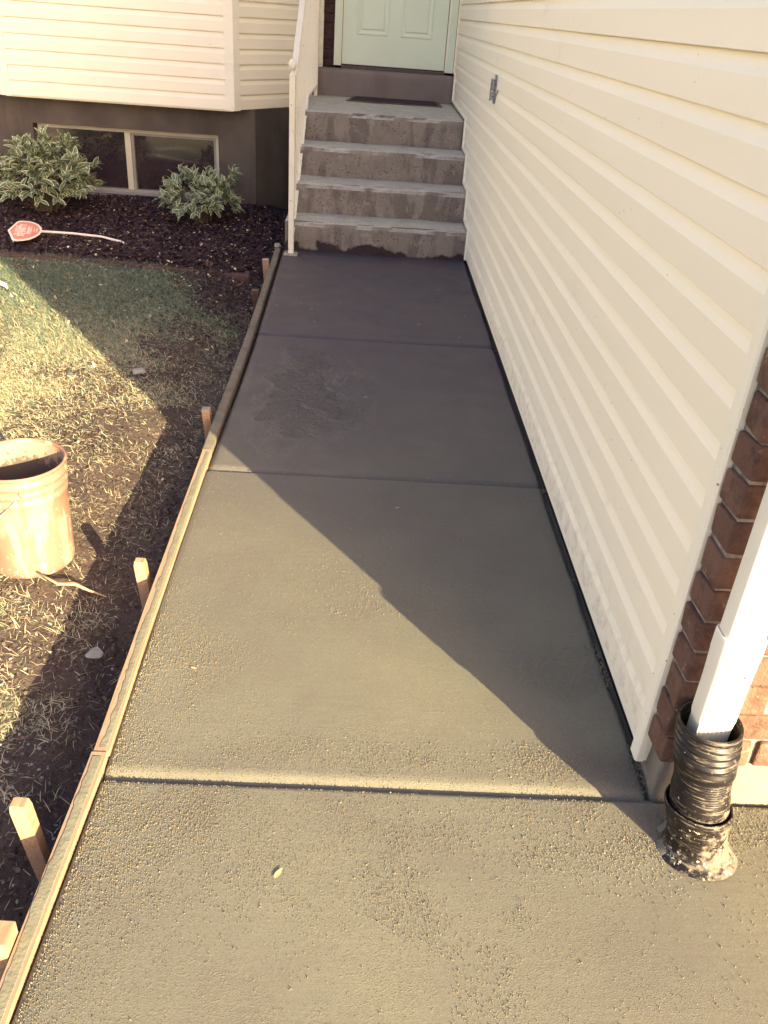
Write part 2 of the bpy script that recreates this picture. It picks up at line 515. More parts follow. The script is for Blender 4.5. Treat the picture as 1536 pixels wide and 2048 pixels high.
def ground_mat():
    t = NT("bare_soil_and_thatch")
    at = t.n.new("ShaderNodeAttribute"); at.attribute_name = "zone"
    sx = t.n.new("ShaderNodeSeparateColor"); t.link(at.outputs["Color"], sx.inputs[0])
    gr, mu = sx.outputs[0], sx.outputs[1]
    soil = t.mix(t.mr(t.noise(5, 5, 0.6), 0.3, 0.7), (0.072, 0.052, 0.052), (0.125, 0.090, 0.072))
    soil = t.mix(t.mr(t.noise(70, 4, 0.7), 0.55, 0.7), soil, (0.15, 0.11, 0.078))
    thatch = t.mix(t.mr(t.noise(90, 4, 0.7), 0.35, 0.65), (0.080, 0.088, 0.062), (0.29, 0.27, 0.165))
    c = t.mix(t.mr(t.math('ADD', gr, t.mr(t.noise(26, 3), 0, 1, -0.25, 0.25)), 0.3, 0.75), soil, thatch)
    c = t.mix(mu, c, (0.028, 0.016, 0.024))
    t.col(c); t.rough(0.95); t.spec(0.15)
    n1 = t.bump(t.noise(170, 4, 0.7), 0.006, 0.9)
    t.bump(t.noise(38, 5, 0.65), 0.022, 0.9, n1)
    return t.m
M_GROUND = ground_mat()

def blade_mat():
    t = NT("grass_blades")
    r = t.island()
    x, y, z = t.sep()
    dry = t.math('ADD', r, t.mr(y, 5.3, 3.8, -0.24, 0.34))  # random dryness plus painted sunlight: straw in the sunny part, greener in shade
    c = t.ramp(dry, [(0.0, (0.058, 0.105, 0.078)), (0.38, (0.135, 0.195, 0.140)), (0.58, (0.27, 0.255, 0.15)), (1.0, (0.50, 0.42, 0.27))])
    t.col(c); t.rough(0.7); t.spec(0.25)
    return t.m
M_BLADE = blade_mat()
M_CLOD = (lambda: (lambda t: (t.col(t.ramp(t.island(), [(0, (0.045, 0.031, 0.028)), (0.8, (0.125, 0.090, 0.068)), (1, (0.17, 0.13, 0.095))])), t.rough(0.95), t.spec(0.1), t.m)[-1])(NT("soil_clods")))()
M_MULCH = (lambda: (lambda t: (t.col(t.ramp(t.island(), [(0, (0.025, 0.014, 0.020)), (0.75, (0.050, 0.030, 0.036)), (1, (0.11, 0.070, 0.058))])), t.rough(0.9), t.spec(0.15), t.m)[-1])(NT("mulch_bark")))()
M_LITTER = (lambda: (lambda t: (t.col(t.ramp(t.island(), [(0, (0.17, 0.125, 0.075)), (0.5, (0.38, 0.29, 0.17)), (1, (0.60, 0.50, 0.34))])), t.rough(0.75), t.spec(0.2), t.m)[-1])(NT("dry_leaf")))()
M_CRUMB = (lambda: (lambda t: (t.col(t.ramp(t.island(), [(0, (0.155, 0.14, 0.105)), (0.8, (0.25, 0.22, 0.155)), (1, (0.29, 0.215, 0.14))])), t.rough(0.9), t.spec(0.15), t.m)[-1])(NT("cement_grain")))()
def leaf_m(name, a, b):
    t = NT(name); t.col(t.mix(t.island(), a, b)); t.rough(0.5); t.spec(0.35)
    return t.m
M_LGREEN = leaf_m("leaf_green", (0.075, 0.125, 0.060), (0.12, 0.19, 0.095))
M_LCREAM = leaf_m("leaf_cream_margin", (0.46, 0.48, 0.29), (0.62, 0.61, 0.41))
M_STEM = simple("shrub_stem", (0.07, 0.05, 0.035), (0.10, 0.075, 0.05), 20)
M_ROCK = simple("pale_rock", (0.34, 0.33, 0.28), (0.24, 0.235, 0.205), 30, 0.9, 0.006, 60, 0.2)
M_PEB = simple("pebble_stone", (0.30, 0.29, 0.24), (0.19, 0.18, 0.155), 30, 0.9, 0.002, 60, 0.2)
M_EDGE = brick_mat("edging_brick_red", (0.105, 0.056, 0.050), (0.080, 0.045, 0.045), (0.125, 0.075, 0.060))
M_SIGNR = simple("sign_red", (0.60, 0.16, 0.115), (0.66, 0.21, 0.15), 9, 0.5, 0.0003, 40)
M_SIGNW = simple("sign_white", (0.76, 0.68, 0.58), (0.80, 0.73, 0.63), 9, 0.5, 0.0003, 40)
M_TWIG = simple("dry_twig", (0.42, 0.32, 0.20), (0.30, 0.22, 0.13), 40, 0.8, 0.001, 100)
M_WHITEP = simple("white_plastic", (0.72, 0.68, 0.62), (0.78, 0.74, 0.68), 9, 0.5, 0.0003, 40)

# ------------------------------------------------------------------ ground
def board_c(y):
    return float(np.interp(y, [-3, 0.8, 1.4, 2.0, 3.1, 4.3, 6.42], [-0.562, -0.564, -0.558, -0.571, -0.586, -0.594, -0.641]))
def edge_y(x):
    return np.interp(x, [-5, -2.5, -1.6, -1.0, -0.6], [6.10, 6.06, 5.98, 5.94, 5.90])
def zg(x, y):
    x = np.asarray(x, float); y = np.asarray(y, float)
    z = -0.105 + 0 * x
    z = z - 0.045 * sstep(-1.05, -0.78, x)
    z = z - 0.05 * sstep(-0.80, -0.66, x) * sstep(2.8, 1.6, y)
    z = z - 0.02 * sstep(3.2, 2.2, y) * sstep(-1.6, -1.0, x)
    bed = sstep(-0.06, 0.06, y - edge_y(x))
    z = z + bed * (0.035 + 0.008 * np.clip((y - 6) / 2, 0, 1) + 0.028 * (fbm(x, y, 2.4, 5) - 0.4))
    z = z + 0.022 * (fbm(x, y, 3.0, 9) - 0.5) + 0.012 * (fbm(x, y, 16, 21) - 0.5)
    return z
def grass_d(x, y):
    x = np.asarray(x, float); y = np.asarray(y, float)
    xc = np.interp(y, [1.0, 2.0, 3.4, 4.4, 5.6], [-1.04, -1.07, -0.98, -1.10, -1.14])
    d = sstep(0.22, -0.34, (x - xc) + 0.9 * (fbm(x, y, 2.6, 33) - 0.5) + 0.25 * (fbm(x, y, 11, 35, 2) - 0.5))
    d = d * (0.30 + 0.70 * sstep(0.30, 0.46, fbm(x, y, 3.0, 40)))
    # worn brown patch by the shadow edge
    d = d * (1 - 0.80 * np.exp(-(((x + 1.38) / 0.36) ** 2 + ((y - 4.0) / 0.22) ** 2)))
    near = np.exp(-(((x + 1.08) / 0.22) ** 2 + ((y - 1.75) / 0.38) ** 2)) * 0.55
    d = np.maximum(d, near * (0.4 + fbm(x, y, 5, 50)))
    d = np.maximum(d, 0.055)
    strip = 0.16 * sstep(-0.66, -0.8, x) * sstep(0.5, 0.68, fbm(x, y, 2.8, 61))
    d = np.maximum(d, strip)
    d = d * (0.55 + 0.45 * sstep(2.2, 3.0, y))
    return np.clip(d, 0, 1) * sstep(0.05, -0.05, y - edge_y(x))

ys = np.concatenate([np.arange(-1.0, 8.3, 0.026)])
xs = np.arange(-4.6, -0.50, 0.026)
X, Y = np.meshgrid(xs, ys)
Z = zg(X, Y)
nxg, nyg = len(xs), len(ys)
V = np.stack([X.ravel(), Y.ravel(), Z.ravel()], 1)
ii = np.arange(nyg - 1)[:, None] * nxg + np.arange(nxg - 1)[None, :]
ii = ii.ravel()
Fq = np.stack([ii, ii + 1, ii + nxg + 1, ii + nxg], 1)
gm = np_mesh(V, Fq, True)
ca = gm.color_attributes.new("zone", 'FLOAT_COLOR', 'POINT')
cols = np.zeros((len(V), 4), np.float32); cols[:, 3] = 1
cols[:, 0] = grass_d(V[:, 0], V[:, 1]); cols[:, 1] = sstep(-0.04, 0.08, V[:, 1] - edge_y(V[:, 0]) + 0.05 * (fbm(V[:, 0], V[:, 1], 9, 3) - 0.5))
ca.data.foreach_set("color", cols.ravel())
obj("ground", gm, M_GROUND, kind="structure", label="bare dark soil and worn lawn beside the walkway")
far = boxes([(-80, 80, -80, 80, -0.9, -0.24)])
ca = far.color_attributes.new("zone", 'FLOAT_COLOR', 'POINT')
ca.data.foreach_set("color", np.tile(np.array([0.6, 0, 0, 1], np.float32), len(far.vertices)))
obj("far_ground", far, M_GROUND, kind="structure", label="lawn and soil spreading beyond the yard")

# ------------------------------------------------------------------ walkway slabs
walk = empty("walkway", (0, 3, 0), kind="structure", label="fresh concrete walkway in jointed slabs leading to the steps")
def slab(y0, y1, xr, near_lip, far_lip, res=0.02):
    """one slab: rounded tooled joints at both ends, left edge follows the form board"""
    e = [0, .003, .006, .010, .015, .021, .028]
    yy = [y0 + a for a in e] + list(np.arange(y0 + 0.045, y1 - 0.045, res * 2)) + [y1 - a for a in e[::-1]]
    uu = [0, .004, .009, .015, .022] + list(np.arange(0.05, xr + 0.70, 0.05))
    if y0 > 1: uu = sorted(uu + list(np.arange(1.235, 1.36, 0.008)))
    V, Fc = [], []
    ny, nx = len(yy), len(uu)
    for y in yy:
        xl = board_c(y) + (0.021 if y < 2.9 else 0.021 + 0.012 * min(1, (y - 2.9) / 0.8))
        for u in uu:
            x = min(xl + u, xr)
            z = 0.0
            a, b = y - y0, y1 - y
            if a < 0.028: z -= near_lip * (1 - a / 0.028) ** 1.25
            if b < 0.010: z -= far_lip * (1 - b / 0.010) ** 1.6
            if u < 0.022: z -= (0.004 if y < 2.9 else 0.014) * (1 - u / 0.022) ** 1.5
            z += 0.0035 * (fbm(x, y, 1.3, 70, 3) - 0.5) - 0.002
            wob = 0.0006 * (vnoise(x, y0, 9, 71) - 0.5)
            if y0 > 1 and x > 0.715: z -= 0.022 * float(sstep(0.720, 0.742, x + 0.016 * (float(fbm(y, 2, 9, 72)) - 0.5)))
            V.append((x, y + wob, z))
    n = ny * nx
    for j in range(ny - 1):
        for i in range(nx - 1):
            Fc.append((j * nx + i, j * nx + i + 1, (j + 1) * nx + i + 1, (j + 1) * nx + i))
    # skirts down
    ring = [i for i in range(nx)] + [j * nx + nx - 1 for j in range(1, ny)] + [(ny - 1) * nx + i for i in range(nx - 2, -1, -1)] + [j * nx for j in range(ny - 2, 0, -1)]
    b0 = len(V)
    for r in ring: V.append((V[r][0], V[r][1], -0.12))
    for k in range(len(ring)):
        k2 = (k + 1) % len(ring)
        Fc.append((ring[k], b0 + k, b0 + k2, ring[k2]))
    return mesh(V, Fc, True)
JO = [1.368, 2.888, 4.458]
slabs = [(-4.0, JO[0] - .003, 7.0, .006, .006), (JO[0] + .003, JO[1] - .005, .752, .0165, .011), (JO[1] + .005, JO[2] - .007, .752, .015, .013), (JO[2] + .007, 6.345, .752, .013, .0)]
for (a, b, xr, nl, fl) in slabs:
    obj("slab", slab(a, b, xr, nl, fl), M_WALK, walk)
# bed of the joints, well below the surface
obj("joint_bed", boxes([(-0.53, 0.75, j - 0.01, j + 0.01, -0.10, -0.016) for j in JO]), M_WALK, walk)

# grains of cement left on the surface
def crumbs():
    N = 620000
    x = RNG.uniform(-0.54, 1.6, N); y = RNG.uniform(0.45, 3.3, N)
    lx = np.array([board_c(v) for v in np.linspace(0.4, 3.4, 61)])
    bx = np.interp(y, np.linspace(0.4, 3.4, 61), lx) + 0.026
    cl = np.maximum(sstep(0.48, 0.60, fbm(x, y, 3.3, 81, 3)), 0.9 * np.exp(-(((x + 0.28) / 0.26) ** 2 + ((y - 1.18) / 0.17) ** 2))) * (0.35 + 0.65 * sstep(0.35, 0.6, fbm(x, y, 17, 83, 2)))
    jn = np.exp(-((y - 1.47) / 0.045) ** 2) + np.exp(-((y - 1.28) / 0.09) ** 2) * 0.9
    le = np.exp(-((x - bx) / 0.07)) * sstep(3.2, 1.2, y)
    p = 0.012 + 0.58 * cl * sstep(2.4, 1.5, y) * sstep(0.75, 1.1, y) + 0.55 * jn * (0.25 + sstep(0.4, 0.62, fbm(x, y, 6, 85, 2))) + 0.55 * le
    p = p + 0.10 * cl * sstep(1.1, 0.6, y)
    ok = (RNG.random(N) < p * 0.80) & (x > bx + 0.002) & ~((y > 1.36) & (x > 0.74)) & (np.abs(y - 1.368) > 0.008)
    x = x[ok]; y = y[ok]; n = len(x)
    r = RNG.uniform(0.0008, 0.0018, n) * (1 + 0.9 * (RNG.random(n) < 0.03))
    h = r * RNG.uniform(0.25, 0.60, n)
    a = RNG.uniform(0, 6.28, n)
    V = np.zeros((n, 5, 3), np.float32)
    for k in range(4):
        rr = r * RNG.uniform(0.7, 1.3, n)
        V[:, k, 0] = x + rr * np.cos(a + k * 1.571) * 1.3; V[:, k, 1] = y + rr * np.sin(a + k * 1.571); V[:, k, 2] = -0.004
    V[:, 4, 0] = x + r * RNG.uniform(-0.4, 0.4, n); V[:, 4, 1] = y + r * RNG.uniform(-0.4, 0.4, n)
    lip = np.where((y > 1.368) & (y < 1.40), -0.0165 * np.clip(1 - (y - 1.371) / 0.028, 0, 1) ** 1.25, 0)
    V[:, :, 2] += lip[:, None]
    V[:, 4, 2] = h + 0.0005 + lip
    b = np.arange(n)[:, None] * 5
    Fa = np.concatenate([b + np.array([[k, (k + 1) % 4, 4]]) for k in range(4)], 0)
    return np_mesh(V.reshape(-1, 3), Fa)
obj("cement_grains", crumbs(), M_CRUMB, kind="stuff", label="scattered raised grains of cement on the near slabs")

# ------------------------------------------------------------------ form boards
def form_board(y0, y1, off, top, label, smear, mats):
    o = empty("form_board", (board_c((y0 + y1) / 2), (y0 + y1) / 2, 0), label=label, cat="form board", group="timber form boards along the walkway edge")
    n = int((y1 - y0) / 0.05)
    V, Fc = [], []
    prof = [(-0.019, -0.088), (-0.019, top - 0.003), (-0.0175, top), (0.0175, top), (0.019, top - 0.003), (0.019, -0.088)]
    for k in range(n + 1):
        y = y0 + (y1 - y0) * k / n
        c = board_c(y) + off
        for i, (px, pz) in enumerate(prof):
            w = 0.002 * (float(vnoise(y, i, 6, 90)) - 0.5) if i in (1, 2, 3, 4) else 0
            V.append((c + px + w, y, pz + w * 0.6))
    m = len(prof)
    for k in range(n):
        for i in range(m):
            j = (i + 1) % m
            Fc.append((k * m + i, (k + 1) * m + i, (k + 1) * m + j, k * m + j))
    Fc.append(tuple(range(m))); Fc.append(tuple(n * m + i for i in range(m))[::-1])
    obj("plank", mesh(V, Fc), mats[0], o)
    # ragged skin of cement on the top, thicker in the middle
    if smear:
        a0, a1, rag = smear
        n2 = int((y1 - y0 - 0.02) / 0.006)
        V, Fc = [], []
        for k in range(n2 + 1):
            y = y0 + 0.01 + 0.006 * k
            c = board_c(y) + off
            l = a0 + rag * (float(fbm(y, 3 + off, 9, 91)) - 0.5) * 2.2 + 0.10 * (float(vnoise(y, 8, 70, 95)) - 0.5)
            l = max(-0.48, l)
            r2 = a1 + 0.12 * (float(fbm(y, 7, 14, 93)) - 0.5)
            r2 = max(l + 0.05, r2)
            for s, zz in ((0, 0.0002), (0.05, 0.0014), (0.5, 0.0016), (0.95, 0.0012), (1, 0.0002)):
                V.append((c + 0.038 * (l + (r2 - l) * s), y, top + zz + 0.0005 * (float(vnoise(y, s * 5, 40, 97)) - 0.3)))
        for k in range(n2):
            for i in range(4):
                Fc.append((k * 5 + i, k * 5 + i + 1, (k + 1) * 5 + i + 1, (k + 1) * 5 + i))
        obj("cement_smear", mesh(V, Fc), mats[1], o)
    return o
form_board(-1.2, 1.435, -0.003, 0.010, "nearest form board, dusty timber with a pale inner edge", (-0.34, 0.30, 0.13), (M_WOOD, M_SLUR))
form_board(1.440, 3.02, 0.000, 0.008, "middle sunlit form board with bare wood outside a ragged cement skin", (-0.12, 0.30, 0.22), (M_WOOD, M_SLUR))
form_board(3.025, 6.42, -0.001, 0.009, "far shaded form board coated in grey cement, running to the steps", (-0.44, 0.36, 0.10), (M_BOARDT, M_BOARDT))

# loose cement lumps at the far end of the last form board
def rock_mesh(c, s, seed, sub=3, amp=0.35):
    bm = bmesh.new()
    bmesh.ops.create_icosphere(bm, subdivisions=sub, radius=1)
    r = random.Random(seed)
    cuts = [(Vector((r.uniform(-1, 1), r.uniform(-1, 1), r.uniform(-1, 1))).normalized(), r.uniform(0.45, 0.72)) for _ in range(16)]
    for v in bm.verts:
        p = v.co.copy()
        for nn, d in cuts:
            k = p.dot(nn)
            if k > d: p -= nn * (k - d)
        q = 1 + amp * 0.25 * (float(vnoise(p.x * 3 + seed, p.y * 3 + p.z * 2, 1.5, 99)) - 0.5)
        v.co = Vector((p.x * s[0] * q + c[0], p.y * s[1] * q + c[1], p.z * s[2] * q + c[2]))
    me = bpy.data.meshes.new("m"); bm.to_mesh(me); bm.free()
    return me
obj("cement_lump", rock_mesh((board_c(6.36), 6.36, 0.018), (0.036, 0.05, 0.018), 3), M_ROCK, label="pale lump of dried cement on the far end of the form board by the steps", cat="cement lump")

def stake(base, top, w, d, label, mat, topmat, pointed=False, cham=0.0):
    """square stake driven beside the form board: shaft + paler cut top"""
    o = empty("wooden_stake", (base[0], base[1], base[2]), label=label, cat="stake", group="wooden stakes bracing the form boards")
    b, t = Vector(base), Vector(top)
    ax = (t - b); L = ax.length
    bm = bmesh.new()
    rings = []
    for s, k in ((0, 0.80), (0.5, 0.95), (0.955, 1.0), (1.0, 1 - cham)):
        p = b + ax * s
        rings.append([bm.verts.new((p.x + sx * w / 2 * k, p.y + sy * d / 2 * k, p.z)) for sx, sy in ((-1, -1), (1, -1), (1, 1), (-1, 1))])
    for a, c in zip(rings[:-1], rings[1:]):
        for i in range(4):
            j = (i + 1) % 4
            bm.faces.new((a[i], a[j], c[j], c[i]))
    bm.faces.new(rings[0][::-1])
    bmesh.ops.recalc_face_normals(bm, faces=bm.faces[:])
    me = bpy.data.meshes.new("m"); bm.to_mesh(me); bm.free()
    obj("shaft", me, mat, o)
    k = 1 - cham
    obj("cut_top", bev_box(t.x - w / 2 * k, t.x + w / 2 * k, t.y - d / 2 * k, t.y + d / 2 * k, t.z - 0.001, t.z + 0.003, 0.001, 1), topmat, o)
    return o
stake((-0.640, 1.25, -0.28), (-0.668, 1.235, 0.062), 0.036, 0.030, "tall bare wooden stake, nearest upright one, leaning away from the sunlit board", M_WOODV, M_WOODV, cham=0.12)
stake((-0.622, 2.19, -0.28), (-0.642, 2.175, 0.048), 0.034, 0.030, "wooden stake with a sunlit head opposite the orange bucket", M_WOODV, M_WOODV, cham=0.14)
stake((-0.632, 3.39, -0.26), (-0.648, 3.37, 0.030), 0.034, 0.034, "shaded stake with a pale cement-smeared top where the shadow meets the board", M_WOODV, M_ROCK)
stake((-0.648, 5.20, -0.22), (-0.662, 5.16, 0.030), 0.040, 0.034, "dark reddish stake beside the far board, leafy debris at its top", M_EDGE, M_MATFR)
stake((-0.662, 5.86, -0.22), (-0.672, 5.82, 0.050), 0.042, 0.036, "farthest stake, pale speckled top, nearest the stair railing", M_WOODV, M_PALE)
# squat block nailed against the nearest board
blk = empty("wooden_block", (-0.62, 0.95, -0.1), label="squat pale lumber block with a knot at the near end of the board", cat="wood block")
obj("block_body", bev_box(-0.665, -0.588, 0.93, 0.985, -0.16, 0.042, 0.003, 2, 0.002, 4), M_WOODV, blk)
Vk, Fk = lathe([(0.0, 0.0), (0.005, 0.0012), (0.008, 0.0)], 14)
obj("knot", mesh([(-0.632 + v[0], 0.9292 - v[2], 0.012 + v[1]) for v in Vk], Fk), M_EDGE, blk)

# ------------------------------------------------------------------ siding
def siding_course(p0, p1, n, zb, pitch, T=0.0):
    """one Dutch-lap course between p0 and p1 (xy on the sheathing), n points outward"""
    p0, p1, n = Vector(p0), Vector(p1), Vector(n).normalized()
    L = (p1 - p0).length; m = max(1, int(L / 0.25))
    prof = [(0.004, 0.0), (0.0192, 0.0), (0.0200, 0.0012), (0.0186, pitch * 0.64), (0.0174, pitch * 0.665),
            (0.0110, pitch * 0.80), (0.0056, pitch * 0.94), (0.0008, pitch + 0.006)]
    V, Fc = [], []
    k = len(prof)
    for i in range(m + 1):
        q = p0 + (p1 - p0) * i / m
        for j, (d, z) in enumerate(prof):
            w = T + 0.0011 * (float(vnoise(q.x + q.y, zb * 7 + j * 0.3, 1.4, 120)) - 0.5)
            V.append((q.x + n.x * (d + w), q.y + n.y * (d + w), zb + z))
    for i in range(m):
        for j in range(k - 1):
            Fc.append((i * k + j, (i + 1) * k + j, (i + 1) * k + j + 1, i * k + j + 1))
    me = mesh(V, Fc)
    return me

# --- right wing
wing = empty("house_wing", (4, 6, 0), label="wing of the house with cream lap siding along the walkway and brick front", cat="house")
PITCH = 0.1140
Z0 = 1.5285 - 13 * PITCH
WX = 0.755
rs = random.Random(5)
for k in range(24):
    zb = Z0 + PITCH * k
    zz = zb - (0.022 if k == 0 else 0)
    a = 1.49; n = 0
    seams = [1.49, 1.49 + rs.uniform(1.4, 3.5), 0, 8.96]
    seams[2] = min(seams[1] + 3.3, 8.2)
    for s in range(3):
        obj("siding_panel", siding_course((WX, seams[s]), (WX, seams[s + 1] + (0.02 if s < 2 else 0)), (-1, 0), zb if k else zb, PITCH, T=0.0012 * ((s + k) % 2)), M_SIDE, wing)
obj("starter_strip", boxes([(WX - 0.0175, WX - 0.002, 1.49, 8.9, 0.020, Z0 + 0.001)]), M_TRIM, wing)
# upper courses out of the picture, one joined part
Vs, Fs = [], []
for k in range(24, 36):
    m = siding_course((WX, 1.49), (WX, 8.96), (-1, 0), Z0 + PITCH * k, PITCH)
    b = len(Vs); Vs += [tuple(v.co) for v in m.vertices]; Fs += [tuple(i + b for i in p.vertices) for p in m.polygons]
    bpy.data.meshes.remove(m)
obj("upper_siding", mesh(Vs, Fs), M_SIDE, wing, kind="stuff")
obj("foundation", boxes([(0.758, 8, 1.50, 14, -0.5, 0.115)]), M_FOUND, wing)
def rough(x, y, z, a=0.004, s=20):
    return (x + a * (float(vnoise(y + z, x, s, 130)) - .5), y + a * (float(vnoise(x + z * 1.7, y, s, 131)) - .5), z + a * (float(vnoise(x, y, s, 132)) - .5))
Vc, Fc_ = grid_box(0.744, 2.2, 1.377, 1.499, -0.3, 0.121, 0.02, lambda x, y, z: rough(x, y, z, 0.008))
obj("foundation_corner", mesh(Vc, Fc_, True), M_FOUND2, wing)
obj("foundation_front", boxes([(2.2, 8, 1.377, 1.499, -0.3, 0.119)]), M_FOUND2, wing)
obj("wall_core", boxes([(0.760, 8, 1.46, 14, 0.115, 4.15)]), M_SOFFIT, wing)
obj("mortar", boxes([(0.7305, 7.98, 1.3727, 1.459, 0.122, 4.12)]), M_MORT, wing)
obj("roof", extrude_poly([(0.68, 4.16), (4.4, 5.6), (8.4, 4.16)], 1.15, 14.3, 'y'), M_SHINGLE, wing)
# bricks: shared meshes for long and short ones
BL, BS, BH, BT = 0.200, 0.095, 0.070, 0.088
bv = {}
for nm, L in (("l", BL), ("s", BS)):
    bv[nm] = []
    for q in range(4):
        me = bev_box(0, L, 0, BT, 0, BH, 0.0060, 2, 0.0038, 40 + q + len(nm) * 3)
        me.materials.append(M_BRICK); bv[nm].append(me)
rb = random.Random(9)
Vb, Fb = [], []
for c in range(50):
    z = 0.127 + 0.0802 * c
    x = 0.7225; first = True
    while x < 7.95:
        nm = "s" if (first and c % 2) else "l"
        L = BS if nm == "s" else BL
        if x < 1.5 and z < 2.75:
            o = bpy.data.objects.new("brick", rb.choice(bv[nm])); COL.objects.link(o)
            o.parent = wing
            o.location = Vector((x + rb.uniform(-.0015, .0015), 1.365 + rb.uniform(-.002, .002), z + rb.uniform(-.0012, .0012))) - wing.location
            o.rotation_euler = (0, rb.uniform(-.006, .006), rb.uniform(-.006, .006))
        else:
            j = rb.uniform(-.0015, .0015)
            v, f = box_vf(x, min(x + L, 7.97), 1.365 + j, 1.45, z, z + BH, len(Vb)); Vb += v; Fb += f
        x += L + 0.0105; first = False
obj("brick_facing", mesh(Vb, Fb), M_BRICK, wing, kind="stuff")
# corner channel where the siding stops
obj("corner_trim", extrude_poly([(0.7145, 1.4975), (0.7145, 1.4625), (0.7185, 1.4575), (0.735, 1.4575), (0.735, 1.4615), (0.754, 1.4615), (0.754, 1.4975), (0.7505, 1.5020), (0.7200, 1.5020)], 0.030, 4.13, 'z'), M_TRIM, wing)
# channel that follows the stairs, with its jogs
def ribbon(pts, x0, x1, w):
    """strip of thickness w following pts (y,z) on the wall"""
    V, Fc = [], []
    n = len(pts)
    for i, p in enumerate(pts):
        a = Vector(pts[max(i - 1, 0)]); b = Vector(pts[min(i + 1, n - 1)]); p = Vector(p)
        d1 = (p - a).normalized() if i > 0 else (b - p).normalized()
        d2 = (b - p).normalized() if i < n - 1 else d1
        n1 = Vector((-d1.y, d1.x)); n2 = Vector((-d2.y, d2.x))
        mm = (n1 + n2).normalized(); k = w / 2 / max(0.5, mm.dot(n1))
        for s in (-1, 1):
            for x in (x0, x1):
                q = p + mm * (k * s); V.append((x, q.x, q.y))
    for i in range(n - 1):
        a = i * 4; b = a + 4
        Fc += [(a, b, b + 1, a + 1), (a + 2, a + 3, b + 3, b + 2), (a, a + 2, b + 2, b), (a + 1, b + 1, b + 3, a + 3)]
    Fc += [(0, 1, 3, 2), (n * 4 - 4, n * 4 - 2, n * 4 - 1, n * 4 - 3)]
    return mesh(V, Fc)
SY = [6.33, 6.655, 6.99, 7.34, 8.74]; SZ = [0.205, 0.415, 0.625, 0.838, 1.063]
tp = [(8.86, 2.75), (8.86, 1.10), (8.72, 1.09), (8.715, 0.873)]
for k in (3, 2, 1, 0):
    tp += [(SY[k] - 0.018, SZ[k] + 0.022)]
    tp += [(SY[k] - 0.022, (SZ[k - 1] + 0.024) if k else 0.012)]
obj("stair_trim", ribbon(tp, 0.722, 0.7585, 0.015), M_TRIM, wing)

# ------------------------------------------------------------------ downspout and drain pipe
ds = empty("downspout", (0.768, 1.295, 0.3), label="white rectangular metal downspout at the sunlit brick corner", cat="downspout")
def rect_tube(x0, x1, y0, y1, zs, rad=0.008, inner=True, ribs=0):
    """zs: list of (z, grow)"""
    base = []
    for cx, cy, a0 in ((x1 - rad, y1 - rad, 0), (x0 + rad, y1 - rad, 90), (x0 + rad, y0 + rad, 180), (x1 - rad, y0 + rad, 270)):
        for k in range(4):
            a = math.radians(a0 + 30 * k)
            base.append((cx + rad * math.cos(a), cy + rad * math.sin(a), math.cos(a), math.sin(a)))
    n = len(base); V, Fc = [], []
    for z, g in zs:
        for bx, by, nx_, ny_ in base: V.append((bx + nx_ * g, by + ny_ * g, z))
    for k in range(len(zs) - 1):
        for i in range(n):
            j = (i + 1) % n
            Fc.append((k * n + i, k * n + j, (k + 1) * n + j, (k + 1) * n + i))
    return V, Fc
v, f = rect_tube(0.7305, 0.8065, 1.270, 1.320, [(0.50, 0), (4.1, 0)]); obj("upper_tube", mesh(v, f, True), M_DOWN, ds)
v, f = rect_tube(0.7305, 0.8065, 1.270, 1.320, [(0.335, 0.0005), (0.345, 0.002), (0.44, 0.0025), (0.500, 0.0045), (0.508, 0.0055), (0.548, 0.0056), (0.556, 0.0048), (0.557, 0.003), (0.54, 0.0018)])
obj("lower_tube", mesh(v, f, True), M_DOWN, ds)
# crimped end that slips into the drain
V, Fc = [], []
n = 96
for z, amp in ((0.336, 0.0), (0.325, 0.0022), (0.270, 0.0028)):
    for i in range(n):
        u = i / n * 4
        s, t_ = int(u), u - int(u)
        P = [(0.7325, 1.272), (0.8045, 1.272), (0.8045, 1.318), (0.7325, 1.318)]
        p, q = Vector(P[s]), Vector(P[(s + 1) % 4]); nn = Vector(((q - p).y, -(q - p).x)).normalized()
        w = p + (q - p) * t_ + nn * (amp * (math.sin(t_ * 2 * math.pi * 8) - 0.8))
        V.append((w.x, w.y, z))
for k in range(2):
    for i in range(n):
        Fc.append((k * n + i, k * n + (i + 1) % n, (k + 1) * n + (i + 1) % n, (k + 1) * n + i))
obj("crimped_end", mesh(V, Fc, True), M_DOWN, ds)
v, f = lathe([(0.0, -0.003), (0.0035, -0.003), (0.0045, 0.0)], 12)
obj("screw", mesh([(0.7905 + a, 1.2645 + c, 0.47 + b) for a, b, c in v], f), M_METAL, ds)
obj("strap", boxes([(0.728, 0.835, 1.2655, 1.3225, 1.62, 1.645)]), M_DOWN, ds)

